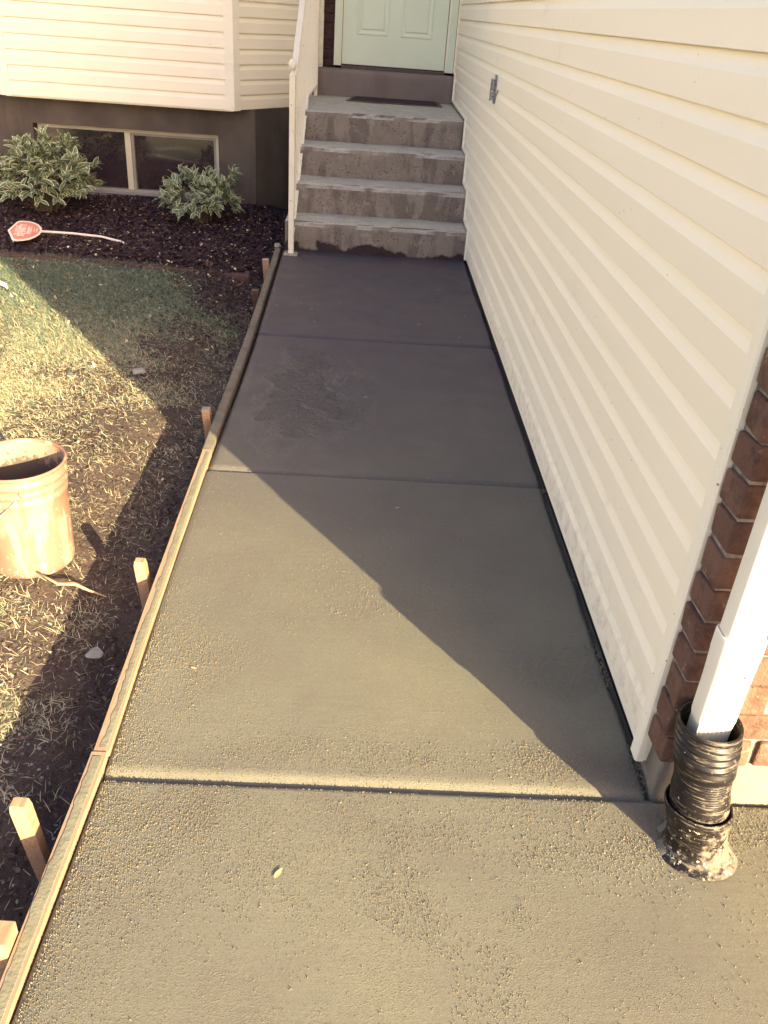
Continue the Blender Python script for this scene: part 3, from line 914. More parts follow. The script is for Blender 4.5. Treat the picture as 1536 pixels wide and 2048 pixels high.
dp = empty("drain_pipe", (0.80, 1.25, 0), label="muddy black ribbed plastic drain pipe set in the fresh concrete under the downspout", cat="drain pipe")
def leaner(pts, bx, by, tx, ty, zt, n=56, tilt=0.0):
    V, Fc = lathe(pts, n)
    out = []
    for (x, y, z) in V:
        s = z / zt
        out.append((bx + (tx - bx) * s + x, by + (ty - by) * s + y, z + tilt * y))
    return mesh(out, Fc, True)
prof = [(0.0585, 0.20), (0.0605, 0.326), (0.0625, 0.330), (0.0665, 0.328), (0.0670, 0.320)]
z = 0.318
for i in range(4):
    prof += [(0.0628, z - 0.001), (0.0622, z - 0.007), (0.0676, z - 0.009), (0.0680, z - 0.015)]
    z -= 0.0165
prof += [(0.0640, z), (0.0630, z - 0.008), (0.0655, z - 0.012), (0.0655, z - 0.030), (0.0600, z - 0.036)]
zc = z - 0.036
for i in range(9):
    prof += [(0.0602, zc - 0.0010), (0.0578, zc - 0.0030), (0.0604, zc - 0.0048)]
    zc -= 0.0060
prof += [(0.0605, zc), (0.063, zc - 0.010), (0.063, zc - 0.040), (0.0620, 0.045)]
obj("adapter", leaner(prof, 0.798, 1.247, 0.765, 1.292, 0.33), M_PIPE, dp)
prof2 = [(0.0625, 0.07), (0.0680, 0.118), (0.0705, 0.120), (0.0725, 0.116), (0.0725, 0.108), (0.0700, 0.104), (0.0695, 0.085), (0.0655, 0.06), (0.0645, 0.03), (0.067, 0.012), (0.078, 0.001), (0.090, -0.006)]
obj("coupling", leaner(prof2, 0.801, 1.243, 0.785, 1.262, 0.12, tilt=-0.10), M_PIPE, dp)
# cement smeared round the foot
V, Fc = [], []
for j, (r, zz) in enumerate([(0.062, 0.014), (0.070, 0.007), (0.078, 0.001), (0.086, -0.005)]):
    for i in range(64):
        a = 2 * math.pi * i / 64
        rr = r + 0.012 * (float(fbm(math.cos(a) * 2, math.sin(a) * 2, 1.5, 140)) - 0.5) * j
        V.append((0.801 + rr * math.cos(a), 1.243 + min(rr * math.sin(a), 0.13), zz + 0.004 * (float(vnoise(a * 3, j, 2, 141)) - .5)))
for j in range(3):
    for i in range(64):
        Fc.append((j * 64 + i, j * 64 + (i + 1) % 64, (j + 1) * 64 + (i + 1) % 64, (j + 1) * 64 + i))
obj("cement_collar", mesh(V, Fc, True), M_WALK, dp)

# ------------------------------------------------------------------ concrete steps
st = empty("concrete_steps", (0.07, 6.33, 0), label="worn grey concrete steps with stained risers climbing to the door", cat="steps")
def step_disp(y0, zt, chip):
    def d(x, y, z):
        a = max(0.0, 0.030 - (y - y0)); b = max(0.0, 0.022 - (zt - z))
        if a > 0 and b > 0:   # nosing: rounded and chipped
            c = chip * max(0.0, float(fbm(x, y0 * 3, 8, 150)) - 0.42) * 1.9
            y2 = y + a * 0 + (b / 0.022) * (0.010 + 0.035 * c); z2 = z - (a / 0.030) * (0.007 + 0.024 * c)
        else:
            y2, z2 = y, z
        k = 0.010
        y2 += k * (float(fbm(x, z + y0, 9, 151)) - 0.5) * (1 if y < y0 + 0.04 else 0)
        z2 += 0.007 * (float(fbm(x, y, 7, 152)) - 0.5) * (1 if z > zt - 0.05 else 0)
        return (x, y2, z2)
    return d
names = ["step", "step", "step", "landing"]
for k in range(4):
    y0, y1 = SY[k], (SY[k + 1] + 0.006)
    x0 = -0.560 - 0.004 * k
    Vt, Ft = grid_box(x0, 0.7325, y0, y1, -0.15 if k == 0 else SZ[k - 1] - 0.06, SZ[k], 0.0145 if k < 3 else 0.03, step_disp(y0, SZ[k], 1.0 if k < 3 else 0.8))
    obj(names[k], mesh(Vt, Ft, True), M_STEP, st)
Vt, Ft = grid_box(-0.592, -0.566, 6.345, 8.75, -0.3, 0.20, 0.03, lambda x, y, z: (x, y, z + max(0, min(0.55, (y - 6.60) * 0.62)) * (1 if z > 0.1 else 0)))
obj("side_cheek", mesh(Vt, Ft), M_STEP, st)
obj("stair_core", boxes([(-0.555, 0.73, 6.36, 6.67, -0.14, 0.12), (-0.560, 0.73, 6.68, 7.0, -0.14, 0.34), (-0.563, 0.73, 7.02, 7.34, -0.14, 0.55), (-0.565, 0.73, 7.37, 8.7, -0.14, 0.76)]), M_STEP, st)
Vt, Ft = grid_box(-0.572, 0.7325, 8.74, 8.985, 0.80, 1.063, 0.03, lambda x, y, z: (x, y + (0.008 if (y < 8.76 and z > 1.04) else 0) + 0.004 * (float(fbm(x, z, 6, 153)) - .5), z + 0.004 * (float(fbm(x, y, 6, 154)) - .5)))
obj("door_step", mesh(Vt, Ft, True), M_STEP5, st)

# doormat
dm = empty("doormat", (0.18, 8.55, 0.845), label="thin dark rubber doormat lying against the top riser below the door", cat="doormat")
obj("mat_border", extrude_poly([(-0.245, 8.30), (0.615, 8.335), (0.60, 8.722), (-0.19, 8.722)], 0.8425, 0.8475, 'z'), M_MATFR, dm)
obj("mat_top", extrude_poly([(-0.205, 8.345), (0.575, 8.375), (0.565, 8.712), (-0.165, 8.712)], 0.8475, 0.8535, 'z'), M_DARK, dm)

# ------------------------------------------------------------------ left part of the house: bay, foundation, door wall
hs = empty("house", (-2, 9, 0), label="house front with cream sided bay, basement window and white entrance door", cat="house")
BY, BZ, BP = 7.955, 0.737, 0.1150
c0 = Vector((-1.185, BY)); c1 = Vector((-0.515, 8.915)); cl = Vector((-3.10, BY)); cl2 = Vector((-4.10, 9.0))
nR = Vector(((c1 - c0).y, -(c1 - c0).x)).normalized(); nL = Vector(((cl - cl2).y, -(cl - cl2).x)).normalized()
for k in range(22):
    zb = BZ + 0.002 + BP * k
    far_part = k > 11
    for a, b, nn in ((cl, c0, Vector((0, -1))), (c0, c1, nR)):
        obj("siding_panel", siding_course(a, b, nn, zb, BP), M_SIDE, hs)
    if not far_part:
        obj("siding_panel", siding_course(cl2, cl, nL, zb, BP), M_SIDE, hs)
# corner posts of the bay
def corner_post(c, n1, n2, w, zb, zt):
    a = c - n1.orthogonal().normalized() * 0
    d1 = Vector((-n1.y, n1.x)); d2 = Vector((-n2.y, n2.x))
    out = (n1 + n2).normalized(); k = 0.026 / out.dot(n1)
    tip = c + out * k
    p1 = tip + (-d1 if True else d1) * w; p2 = tip + d2 * w
    q1 = p1 - n1 * 0.024; q2 = p2 - n2 * 0.024
    inn = c - out * 0.01
    return extrude_poly([tuple(p1), tuple(tip), tuple(p2), tuple(q2), tuple(inn), tuple(q1)], zb, zt, 'z')
obj("corner_trim", corner_post(c0, Vector((0, -1)), nR, 0.075, BZ - 0.004, 3.3), M_TRIM, hs)
obj("corner_trim", corner_post(cl, nL, Vector((0, -1)), 0.075, BZ - 0.004, 3.3), M_TRIM, hs)
# body of the bay, above the foundation
obj("bay_core", extrude_poly([(-4.1, 9.0), (-3.10, BY), (-1.185, BY), (-0.520, 8.925), (-0.520, 12), (-4.1, 12)], BZ + 0.004, 3.35, 'z'), M_SOFFIT, hs)
obj("bay_skirt", boxes([(-3.09, -1.19, BY + 0.002, BY + 0.05, BZ - 0.012, BZ + 0.003)]), M_TRIM, hs)
obj("upper_storey", boxes([(-9, -4.1, 9.0, 14, -0.3, 3.35)]), M_SIDE, hs)
obj("roof", extrude_poly([(9.05, 3.36), (11.5, 4.4), (14.5, 3.36)], -9.3, -0.28, 'x'), M_SHINGLE, hs)
# foundation with the window opening
FY = 8.105
wx0, wx1, wz0, wz1 = -2.955, -1.345, -0.040, 0.512
obj("foundation", boxes([(-4.6, wx0, FY, FY + 0.3, -0.5, BZ), (wx1, -1.02, FY, FY + 0.3, -0.5, BZ), (wx0, wx1, FY, FY + 0.3, wz1, BZ), (wx0, wx1, FY, FY + 0.3, -0.5, wz0),
                         ]), M_FOUND, hs)
obj("foundation_return", extrude_poly([(-1.023, FY + 0.001), (-0.50, 8.86), (-0.50, 9.3), (-1.023, 9.3)], -0.5, BZ - 0.002, 'z'), M_FOUND, hs)
obj("basement_room", boxes([(wx0 - 0.2, wx1 + 0.2, FY + 0.29, FY + 0.34, -0.4, BZ)]), M_ROOM, hs)
# window
wf = obj("window", boxes([(wx0 + 0.01, wx1 - 0.002, 8.19, 8.25, wz1 - 0.038, wz1 - 0.002), 
                          (wx0 + 0.01, wx0 + 0.045, 8.1905, 8.2495, wz0 + 0.036, wz1 - 0.038), (wx1 - 0.036, wx1 - 0.002, 8.1905, 8.2495, wz0 + 0.036, wz1 - 0.038)]), M_WIN, hs)
obj("bottom_frame", boxes([(wx0 + 0.01, wx1 - 0.002, 8.186, 8.25, wz0 + 0.012, wz0 + 0.0355)]), M_WINSILL, wf)
obj("mullion", boxes([(-2.186, -2.135, 8.182, 8.251, wz0 + 0.0365, wz1 - 0.0385)]), M_WIN, wf)
obj("sash", boxes([(-2.134, -2.112, 8.200, 8.245, wz0 + 0.037, wz1 - 0.040), (wx1 - 0.058, wx1 - 0.037, 8.200, 8.245, wz0 + 0.037, wz1 - 0.040), (-2.112, wx1 - 0.058, 8.2005, 8.2445, wz1 - 0.058, wz1 - 0.040)]), M_WINSILL, wf)
obj("pane", boxes([(wx0 + 0.045, -2.186, 8.222, 8.228, wz0 + 0.036, wz1 - 0.038)]), M_GLASS, wf)
obj("pane", boxes([(-2.112, wx1 - 0.058, 8.226, 8.232, wz0 + 0.036, wz1 - 0.058)]), M_GLASS, wf)
obj("window_sill", extrude_poly([(8.10, wz0 - 0.005), (8.19, wz0 + 0.012), (8.26, wz0 + 0.012), (8.26, wz0 - 0.03), (8.10, wz0 - 0.03)], wx0 + 0.004, wx1 - 0.004, 'x'), M_WINSILL, hs)

obj('end_trim', extrude_poly([(-0.548, 8.905), (-0.535, 8.875), (-0.492, 8.905), (-0.492, 8.985), (-0.530, 8.985)], BZ - 0.004, 3.3, 'z'), M_TRIM, hs)
# door wall of dark brick
DY = 8.99
obj("brick_backing", boxes([(-0.62, -0.392, DY + 0.012, DY + 0.2, 0.7, 3.4), (0.724, 0.757, DY + 0.03, DY + 0.2, 0.7, 3.4), (-0.392, 0.724, DY + 0.012, DY + 0.2, 3.19, 3.4)]), M_MORTD, hs)
dbm = bev_box(0, 0.200, 0, 0.09, 0, 0.062, 0.003, 1, 0.0015, 77); dbm.materials.append(M_BRICKD)
dbs = bev_box(0, 0.098, 0, 0.09, 0, 0.062, 0.003, 1, 0.0015, 78); dbs.materials.append(M_BRICKD)
for c in range(28):
    z = 1.068 + 0.072 * c
    xs_ = [(-0.600, dbm)] if c % 2 else [(-0.704, dbm), (-0.495, dbs)]
    if c % 2 == 0: xs_ = [(-0.6, dbs), (-0.493, dbs)]
    for x, m in xs_:
        o = bpy.data.objects.new("brick", m); COL.objects.link(o); o.parent = hs
        o.location = Vector((x, DY + rb.uniform(-.001, .001), z)) - hs.location
dr = obj("door", boxes([(-0.318, 0.640, 8.965, 9.005, 1.098, 3.12)]), M_DOOR, hs)
# pressed panels: sloped frame + raised field
def pressed(x0, x1, z0, z1, y=8.9648):
    def rect(i, yy): return [(x0 + i, yy, z0 + i), (x1 - i, yy, z0 + i), (x1 - i, yy, z1 - i), (x0 + i, yy, z1 - i)]
    V = rect(0, y) + rect(0.004, y - 0.006) + rect(0.016, y - 0.007) + rect(0.030, y - 0.0015) + rect(0.040, y - 0.0015) + rect(0.052, y - 0.0085)
    Fc = []
    for k in range(5):
        for i in range(4):
            j = (i + 1) % 4
            Fc.append((k * 4 + i, k * 4 + j, (k + 1) * 4 + j, (k + 1) * 4 + i))
    Fc.append((20, 21, 22, 23))
    return mesh(V, Fc)
for x0, x1 in ((-0.185, 0.105), (0.215, 0.505)):
    for z0, z1 in ((1.345, 1.86), (2.0, 2.62), (2.72, 2.95)):
        obj("door_panel", pressed(x0, x1, z0, z1), M_DOOR, dr)
obj("door_casing", boxes([(-0.390, -0.335, 8.915, 8.998, 1.085, 3.19), (0.662, 0.722, 8.915, 8.998, 1.085, 3.19), (-0.335, 0.662, 8.915, 8.998, 3.13, 3.19)]), M_DOOR, hs)
obj("door_stop", boxes([(-0.3345, -0.322, 8.935, 8.999, 1.085, 3.129), (0.646, 0.6615, 8.935, 8.999, 1.085, 3.129)]), M_TRIM, hs)
obj("threshold", boxes([(-0.3215, 0.6455, 8.94, 8.9995, 1.066, 1.088)]), M_MATFR, hs)
obj("weather_strip", boxes([(-0.3205, 0.6445, 8.955, 8.9985, 1.0885, 1.0978)]), M_DARK, hs)
obj("entry_core", boxes([(-0.62, 0.755, DY + 0.02, DY + 0.5, -0.3, 1.05), (-0.61, 0.75, DY + 0.21, DY + 0.5, 1.05, 3.4)]), M_ROOM, hs)

# wall bracket on the siding
hk = empty("wall_bracket", (0.732, 5.72, 1.19), label="small grey metal bracket screwed to the long siding wall", cat="bracket")
obj("back_plate", bev_box(0.724, 0.733, 5.700, 5.760, 1.105, 1.262, 0.002, 1), M_METAL, hk)
obj("clip", bev_box(0.708, 0.7235, 5.695, 5.745, 1.175, 1.235, 0.003, 1, 0.002, 3), M_METAL, hk)
obj("clip", bev_box(0.702, 0.7235, 5.695, 5.745, 1.125, 1.166, 0.003, 1, 0.002, 5), M_METAL, hk)
obj("hinge_pin", mesh(*tube([(0.704, 5.72, 1.12), (0.704, 5.72, 1.24)], 0.005)), M_METAL, hk)

# ------------------------------------------------------------------ stair railing
rl = empty("stair_railing", (-0.535, 6.2, 0), label="white painted metal stair railing with peeling paint on the left of the steps", cat="railing")
RX = -0.535
def rz_(y): return 1.105 + (y - 6.23) * 0.632 if y < 7.55 else 1.105 + (7.55 - 6.23) * 0.632
def rb_(y): return 0.085 + (y - 6.23) * 0.632 if y < 7.55 else 0.9195
p1 = obj("post", bev_box(RX - 0.019, RX + 0.019, 6.19, 6.228, 0.006, 1.145, 0.003, 2), M_RAIL, rl)
obj("base_plate", bev_box(RX - 0.048, RX + 0.048, 6.155, 6.245, -0.001, 0.010, 0.002, 1), M_PLATE, p1)
v, f = lathe([(0.0001, 1.243), (0.010, 1.241), (0.020, 1.233), (0.0265, 1.219), (0.0275, 1.207), (0.024, 1.192), (0.015, 1.181), (0.010, 1.176), (0.010, 1.162), (0.017, 1.156), (0.021, 1.150), (0.021, 1.1455)], 24, RX, 6.209)
obj("ball_finial", mesh(v, f, True), M_RAIL, p1)
obj("post", bev_box(RX - 0.016, RX + 0.016, 8.66, 8.692, 0.835, 1.96, 0.003, 2), M_RAIL, rl)
def sweep(pts, w, h):
    V, Fc = [], []
    for y, z in pts:
        for dx, dz in ((-w / 2, -h / 2), (w / 2, -h / 2), (w / 2, h / 2), (-w / 2, h / 2)): V.append((RX + dx, y, z + dz))
    for k in range(len(pts) - 1):
        for i in range(4):
            j = (i + 1) % 4; Fc.append((k * 4 + i, k * 4 + j, k * 4 + 4 + j, k * 4 + 4 + i))
    Fc += [(3, 2, 1, 0), tuple(len(V) - 4 + i for i in range(4))]
    bm = bmesh.new(); vs = [bm.verts.new(q) for q in V]
    for q in Fc: bm.faces.new([vs[i] for i in q])
    bmesh.ops.recalc_face_normals(bm, faces=bm.faces[:])
    me = bpy.data.meshes.new("m"); bm.to_mesh(me); bm.free(); return me
obj("handrail", sweep([(6.229, rz_(6.23)), (7.55, rz_(7.55)), (8.70, rz_(8.7))], 0.040, 0.024), M_RAIL, rl)
obj("bottom_rail", sweep([(6.229, rb_(6.23)), (7.55, rb_(7.55)), (8.66, rb_(8.6))], 0.030, 0.012), M_RAIL, rl)
for i in range(21):
    y = 6.335 + 0.1115 * i
    if y > 8.62: break
    me = boxes([(RX - 0.0036, RX + 0.0036, y - 0.0036, y + 0.0036, rb_(y) + (0.0061 if y > 7.55 else 0.002), rz_(y) - (0.012 if y > 7.55 else 0.008))])
    pk = obj("picket", me, M_RAIL, rl)
    if y < 7.6:
        v, f = lathe([(0.0001, 0.008), (0.006, 0.006), (0.009, 0.0), (0.007, -0.005)], 10, RX + 0.012, y)
        obj("weld_knob", mesh([(a, b, c + rb_(y) + 0.008) for a, b, c in v], f, True), M_RAIL, pk)

# ------------------------------------------------------------------ bed edging bricks
eg = empty("bed_edging", (-1.9, 6.0, -0.08), label="low row of dull red edging bricks between lawn and mulch", cat="edging")
re_ = random.Random(31)
x = -4.3
while x < -1.05:
    L = re_.uniform(0.36, 0.42)
    y0, y1 = float(edge_y(x)), float(edge_y(x + L))
    zc = float(zg(x + L / 2, y0 - 0.1)) + 0.007 + re_.uniform(-0.006, 0.008)
    me = bev_box(0, L - 0.012, -0.03, 0.035, -0.08, 0.018, 0.008, 2, 0.006, int(x * 100) + 900)
    me.transform(Matrix.Translation((x, y0, zc)) @ Matrix.Rotation(math.atan2(y1 - y0, L) + re_.uniform(-.02, .02), 4, 'Z'))
    obj("brick", me, M_EDGE, eg)
    x += L

# ------------------------------------------------------------------ mulch, litter, grass
def chips(n, xr, yr, size, flat, zoff, densf, mat, name, label, lift=0.0, asp=2.2):
    x = RNG.uniform(*xr, n); y = RNG.uniform(*yr, n)
    ok = (RNG.random(n) < densf(x, y)); x = x[ok]; y = y[ok]; n = len(x)
    L = RNG.uniform(size * 0.5, size * 1.3, n); W = L / RNG.uniform(asp * 0.6, asp * 1.4, n)
    a = RNG.uniform(0, 6.28, n); tl = RNG.normal(0, flat, n); rl_ = RNG.normal(0, flat, n)
    z = zg(x, y) + zoff + RNG.uniform(0, lift, n)
    ux = np.stack([np.cos(a) * np.cos(tl), np.sin(a) * np.cos(tl), np.sin(tl)], 1)
    vx = np.stack([-np.sin(a) * np.cos(rl_), np.cos(a) * np.cos(rl_), np.sin(rl_)], 1)
    nn = np.cross(ux, vx)
    c = np.stack([x, y, z], 1)
    T = (L * 0.12)[:, None]
    pts = []
    for s, t_ in ((-1, -0.5), (-0.2, -1), (0.8, -0.6), (1, 0.2), (0.3, 1), (-0.7, 0.7)):
        pts.append(c + ux * (L * s * 0.5)[:, None] + vx * (W * t_ * 0.5)[:, None])
    pts.append(c + nn * T)
    V = np.stack(pts, 1)
    b = np.arange(n)[:, None] * 7
    Fa = np.concatenate([b + np.array([[k, (k + 1) % 6, 6]]) for k in range(6)], 0)
    return obj(name, np_mesh(V.reshape(-1, 3), Fa), mat, kind="stuff", label=label)
def bedf(x, y): return sstep(0.0, 0.10, y - edge_y(x)) * ((x < -0.63) & (y < 8.1) & ~((x > -0.62) & (y > 6.2)))
chips(26000, (-3.6, -0.62), (5.85, 8.12), 0.040, 0.45, 0.004, bedf, M_MULCH, "mulch", "dark bark mulch covering the planting bed under the window", 0.012)
chips(7000, (-1.5, -0.64), (4.6, 6.2), 0.028, 0.45, 0.002, lambda x, y: sstep(4.6, 5.9, y) * sstep(-1.5, -0.9, x) * 0.9, M_MULCH, "scattered_mulch", "thinly scattered bark spilling from the bed onto the soil", 0.006)
def soilf(x, y): return ((x < -0.63) & (y < edge_y(x))) * (1 - 0.6 * grass_d(x, y))
chips(46000, (-2.4, -0.63), (0.7, 6.0), 0.013, 0.6, 0.001, lambda x, y: soilf(x, y) * (0.25 + 0.75 * sstep(0.35, 0.6, fbm(x, y, 4, 170))), M_CLOD, "soil_crumbs", "small crumbs of dark soil on the bare ground", 0.003, 1.3)

# tan leaves: small on the bed, a little larger near the camera
def lit_d(x, y):
    d = 0.50 * (y > 5.7) + 0.20 * ((y > 4) & (y <= 5.7)) + 0.05 * (y <= 4)
    return d * (x < -0.64) * (y < 8.08) * (0.5 + 0.9 * fbm(x, y, 3, 180)) * (1 - 0.4 * (x < -2.6))
chips(6500, (-3.5, -0.64), (0.8, 8.1), 0.025, 0.40, 0.014, lit_d, M_LITTER, "leaf_litter", "tan fallen leaflets strewn over mulch and soil", 0.008, 2.3)

def pebbles():
    Vp, Fp = [], []
    r = random.Random(77)
    bm = bmesh.new(); bmesh.ops.create_icosphere(bm, subdivisions=1, radius=1)
    bv_ = [v.co.copy() for v in bm.verts]; bf = [tuple(v.index for v in f.verts) for f in bm.faces]; bm.free()
    for i in range(260):
        if i < 150: x, y = r.gauss(-0.92, 0.07), r.gauss(1.50, 0.13)
        elif i < 230: x, y = r.uniform(-1.2, -0.66), r.uniform(1.0, 2.3)
        else: x, y = r.gauss(-0.92, 0.10), r.gauss(2.17, 0.10)
        s = r.uniform(0.0025, 0.006)
        z = float(zg(x, y)) + s * 0.3
        a = r.uniform(0, 6.28); b = len(Vp)
        for v in bv_:
            px, py = v.x * s * 1.3, v.y * s
            Vp.append((x + px * math.cos(a) - py * math.sin(a), y + px * math.sin(a) + py * math.cos(a), z + v.z * s * 0.6))
        Fp += [tuple(q + b for q in f) for f in bf]
    return mesh(Vp, Fp, True)
obj("pebbles", pebbles(), M_PEB, kind="stuff", label="small rounded pebbles on the soil beside the near board")

def grass():
    N = 760000
    x = RNG.uniform(-3.7, -0.66, N); y = RNG.uniform(0.7, 6.15, N)
    # only keep what the photo could see
    d = grass_d(x, y)
    ok = (RNG.random(N) < d) & (x > -0.62 * y - 0.25 - 0.3)
    x = x[ok]; y = y[ok]; n = len(x)
    z = zg(x, y) - 0.004
    L = RNG.uniform(0.010, 0.036, n) * np.where(y < 2.4, 1.25, np.where(y > 4.2, 1.35, 1.0))
    W = RNG.uniform(0.0005, 0.0011, n) * np.where(y > 3.2, 1.3, 1.0)
    a = RNG.uniform(0, 6.28, n)
    lean = np.clip(RNG.normal(1.22, 0.30, n), 0.1, 1.52)
    dx, dy = np.cos(a), np.sin(a)
    V = np.zeros((n, 6, 3), np.float32)
    wob = RNG.normal(0, 0.10, n)
    for k, s in enumerate((0, 0.55, 1.0)):
        le = lean + (s - 0.4) * 0.3
        px = x + dx * np.sin(le) * L * s + (-dy) * wob * L * s * s
        py = y + dy * np.sin(le) * L * s + dx * wob * L * s * s
        pz = z + np.maximum(np.cos(le) * L * s, 0.002 * s) + 0.004
        w = W * (1.0, 0.9, 0.15)[k]
        V[:, 2 * k, 0] = px - dy * w; V[:, 2 * k, 1] = py + dx * w; V[:, 2 * k, 2] = pz
        V[:, 2 * k + 1, 0] = px + dy * w; V[:, 2 * k + 1, 1] = py - dx * w; V[:, 2 * k + 1, 2] = pz + w * 0.6
    b = np.arange(n)[:, None] * 6
    Fa = np.concatenate([b + np.array([[0, 1, 3, 2]]), b + np.array([[2, 3, 5, 4]])], 0)
    return np_mesh(V.reshape(-1, 3), Fa)
obj("grass", grass(), M_BLADE, kind="stuff", label="patchy dry and green lawn grass left of the walkway")

# ------------------------------------------------------------------ variegated shrubs
def leaf_mesh(seed):
    r = random.Random(seed)
    L = 1.0; W = 0.21 * r.uniform(0.85, 1.15); curl = r.uniform(0.10, 0.40); fold = r.uniform(0.05, 0.25); tw = r.uniform(-0.3, 0.3)
    us = [0, 0.10, 0.28, 0.50, 0.72, 0.90, 1.0]; ws = [0.04, 0.50, 0.92, 1.0, 0.74, 0.34, 0.01]
    V, Fc, mi = [], [], []
    for u, w in zip(us, ws):
        ww = W * w * r.uniform(0.92, 1.06)
        z0 = -curl * u * u
        inner = 0.68 if 0.05 < u < 0.95 else 0.4
        for s in (-1, -inner, 0, inner, 1):
            V.append((u * L, s * ww + 0.06 * tw * u * u, z0 + abs(s) * ww * fold * 2 + s * tw * 0.1 * u))
    for k in range(len(us) - 1):
        for i in range(4):
            a = k * 5 + i
            Fc.append((a, a + 5, a + 6, a + 1)); mi.append(1 if i in (0, 3) or k == 5 else 0)
    me = mesh(V, Fc, True, mi)
    me.materials.append(M_LGREEN); me.materials.append(M_LCREAM)
    return me
LEAF = [leaf_mesh(s) for s in range(6)]
LV = [np.array([tuple(v.co) for v in m.vertices]) for m in LEAF]
LF = np.array([tuple(p.vertices) for p in LEAF[0].polygons]); LMI = [p.material_index for p in LEAF[0].polygons]
def shrub(cx, cy, zb, rx, ry, h, n, label, seed, llen, tuft=None):
    r = random.Random(seed)
    o = empty("variegated_shrub", (cx, cy, zb), label=label, cat="shrub", group="variegated shrubs in front of the basement window")
    leaves = []
    nb = int(n / 9)
    tips = []
    for i in range(nb):
        a = r.uniform(0, 2 * math.pi); e = math.asin(r.uniform(-0.25, 1.0))
        k = r.uniform(0.55, 1.0) ** 0.6 * r.uniform(0.86, 1.10)
        P = Vector((cx + rx * k * math.cos(e) * math.cos(a), cy + ry * k * math.cos(e) * math.sin(a), zb + h * 0.42 + h * 0.55 * k * math.sin(e)))
        tips.append(P)
    if tuft:
        for t_ in tuft: tips += [Vector(t_)] * 2
    mid = Vector((cx, cy, zb + h * 0.25))
    for P in tips:
        out = (P - mid).normalized()
        for j in range(9):
            d = (out * r.uniform(0.5, 1.0) + Vector((r.uniform(-1, 1), r.uniform(-1, 1), r.uniform(-0.75, 0.75))) * 0.75).normalized()
            p = P - out * 0.05 * r.random() + Vector((r.uniform(-1, 1), r.uniform(-1, 1), r.uniform(-1, 1))) * 0.02
            s = llen * r.uniform(0.65, 1.15)
            up = (Vector((0, 0, 1)) * 1.0 + out * 0.6 + Vector((r.uniform(-1, 1), r.uniform(-1, 1), r.uniform(-1, 1))) * 0.45)
            y_ = up.cross(d).normalized(); z_ = d.cross(y_).normalized()
            vis = p.dot(Vector((0.25, -0.8, 0.5))) 
            leaves.append((vis + r.uniform(-.03, .03), p, d, y_, z_, s, r.randrange(6)))
    leaves = [l for l in leaves if l[1].z > float(zg(l[1].x, l[1].y)) + 0.01]
    leaves.sort(key=lambda l: -l[0])
    for (_, p, d, y_, z_, s, q) in leaves[:290]:
        m = Matrix((d, y_, z_)).transposed().to_4x4()
        lo = bpy.data.objects.new("leaf", LEAF[q]); COL.objects.link(lo); lo.parent = o
        lo.matrix_local = Matrix.Translation(p - Vector((cx, cy, zb))) @ m @ Matrix.Scale(s, 4)
    Va, Fa, Mi = [], [], []
    for (_, p, d, y_, z_, s, q) in leaves[290:]:
        M3 = np.array(Matrix((d, y_, z_)).transposed()) * s
        Fa.append(LF + len(Va) * 35); Va.append(LV[q] @ M3.T + np.array(p)); Mi += LMI
    if Va:
        me = np_mesh(np.concatenate(Va), np.concatenate(Fa), True, Mi)
        obj("foliage", me, [M_LGREEN, M_LCREAM], o, kind="stuff")
    for i in range(0, len(tips), 3):
        b = Vector((cx + r.uniform(-.04, .04), cy + r.uniform(-.04, .04), zb - 0.05)); P = tips[i]
        mm = (b + P) / 2 + Vector((0, 0, 0.04))
        obj("stem", mesh(*tube([b, mm, P], [0.006, 0.004, 0.0018], 5)), M_STEM, o)
    return o
shrub(-2.62, 7.33, -0.07, 0.44, 0.40, 0.60, 1300, "larger variegated shrub with cream-edged leaves at the left end of the window", 3, 0.092,
      tuft=[(-2.58, 7.25, 0.52), (-2.40, 7.28, 0.50)])
shrub(-1.375, 7.33, -0.07, 0.34, 0.33, 0.43, 820, "smaller variegated shrub in front of the right window pane", 8, 0.074,
      tuft=[(-1.105, 7.30, 0.35), (-1.10, 7.30, 0.30)])

# ------------------------------------------------------------------ bucket
BX, BYc, BZb = -1.073, 2.42, float(zg(-1.03, 2.42)) + 0.006
BZb = -0.128
bk = empty("plastic_bucket", (BX, BYc, BZb), label="cement-splattered orange plastic bucket standing on the lawn", cat="bucket")
po = [(0.0, 0.0), (0.128, 0.0), (0.1335, 0.004), (0.1345, 0.02), (0.1375, 0.18), (0.1395, 0.268), (0.1435, 0.272), (0.1435, 0.284), (0.1405, 0.288), (0.1408, 0.300), (0.1455, 0.304), (0.1455, 0.314), (0.1420, 0.318),
      (0.1424, 0.330), (0.1475, 0.334), (0.1478, 0.346), (0.1440, 0.350), (0.1443, 0.366)]
V, Fc = lathe([(r, z + BZb) for r, z in po], 72, BX, BYc)
bd = obj("bucket_body", mesh(V, Fc, True), M_BUCK, bk)
V, Fc = lathe([(r, z + BZb) for r, z in [(0.1443, 0.366), (0.1490, 0.3665), (0.1500, 0.372), (0.1480, 0.3765), (0.1440, 0.377), (0.1410, 0.373), (0.1405, 0.366)]], 72, BX, BYc)
obj("rim", mesh(V, Fc, True), M_BUCK, bk)
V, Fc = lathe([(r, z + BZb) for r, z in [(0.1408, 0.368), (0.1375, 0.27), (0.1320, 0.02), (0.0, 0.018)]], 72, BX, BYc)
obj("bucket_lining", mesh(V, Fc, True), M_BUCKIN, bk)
V, Fc = lathe([(0.0, 0.03), (0.06, 0.026), (0.128, 0.018)], 30, BX, BYc)
obj("residue", mesh([(a, b, c + BZb + 0.02 * (float(fbm(a, b, 14, 190)) - .3)) for a, b, c in V], Fc, True), M_SLUR, bk)
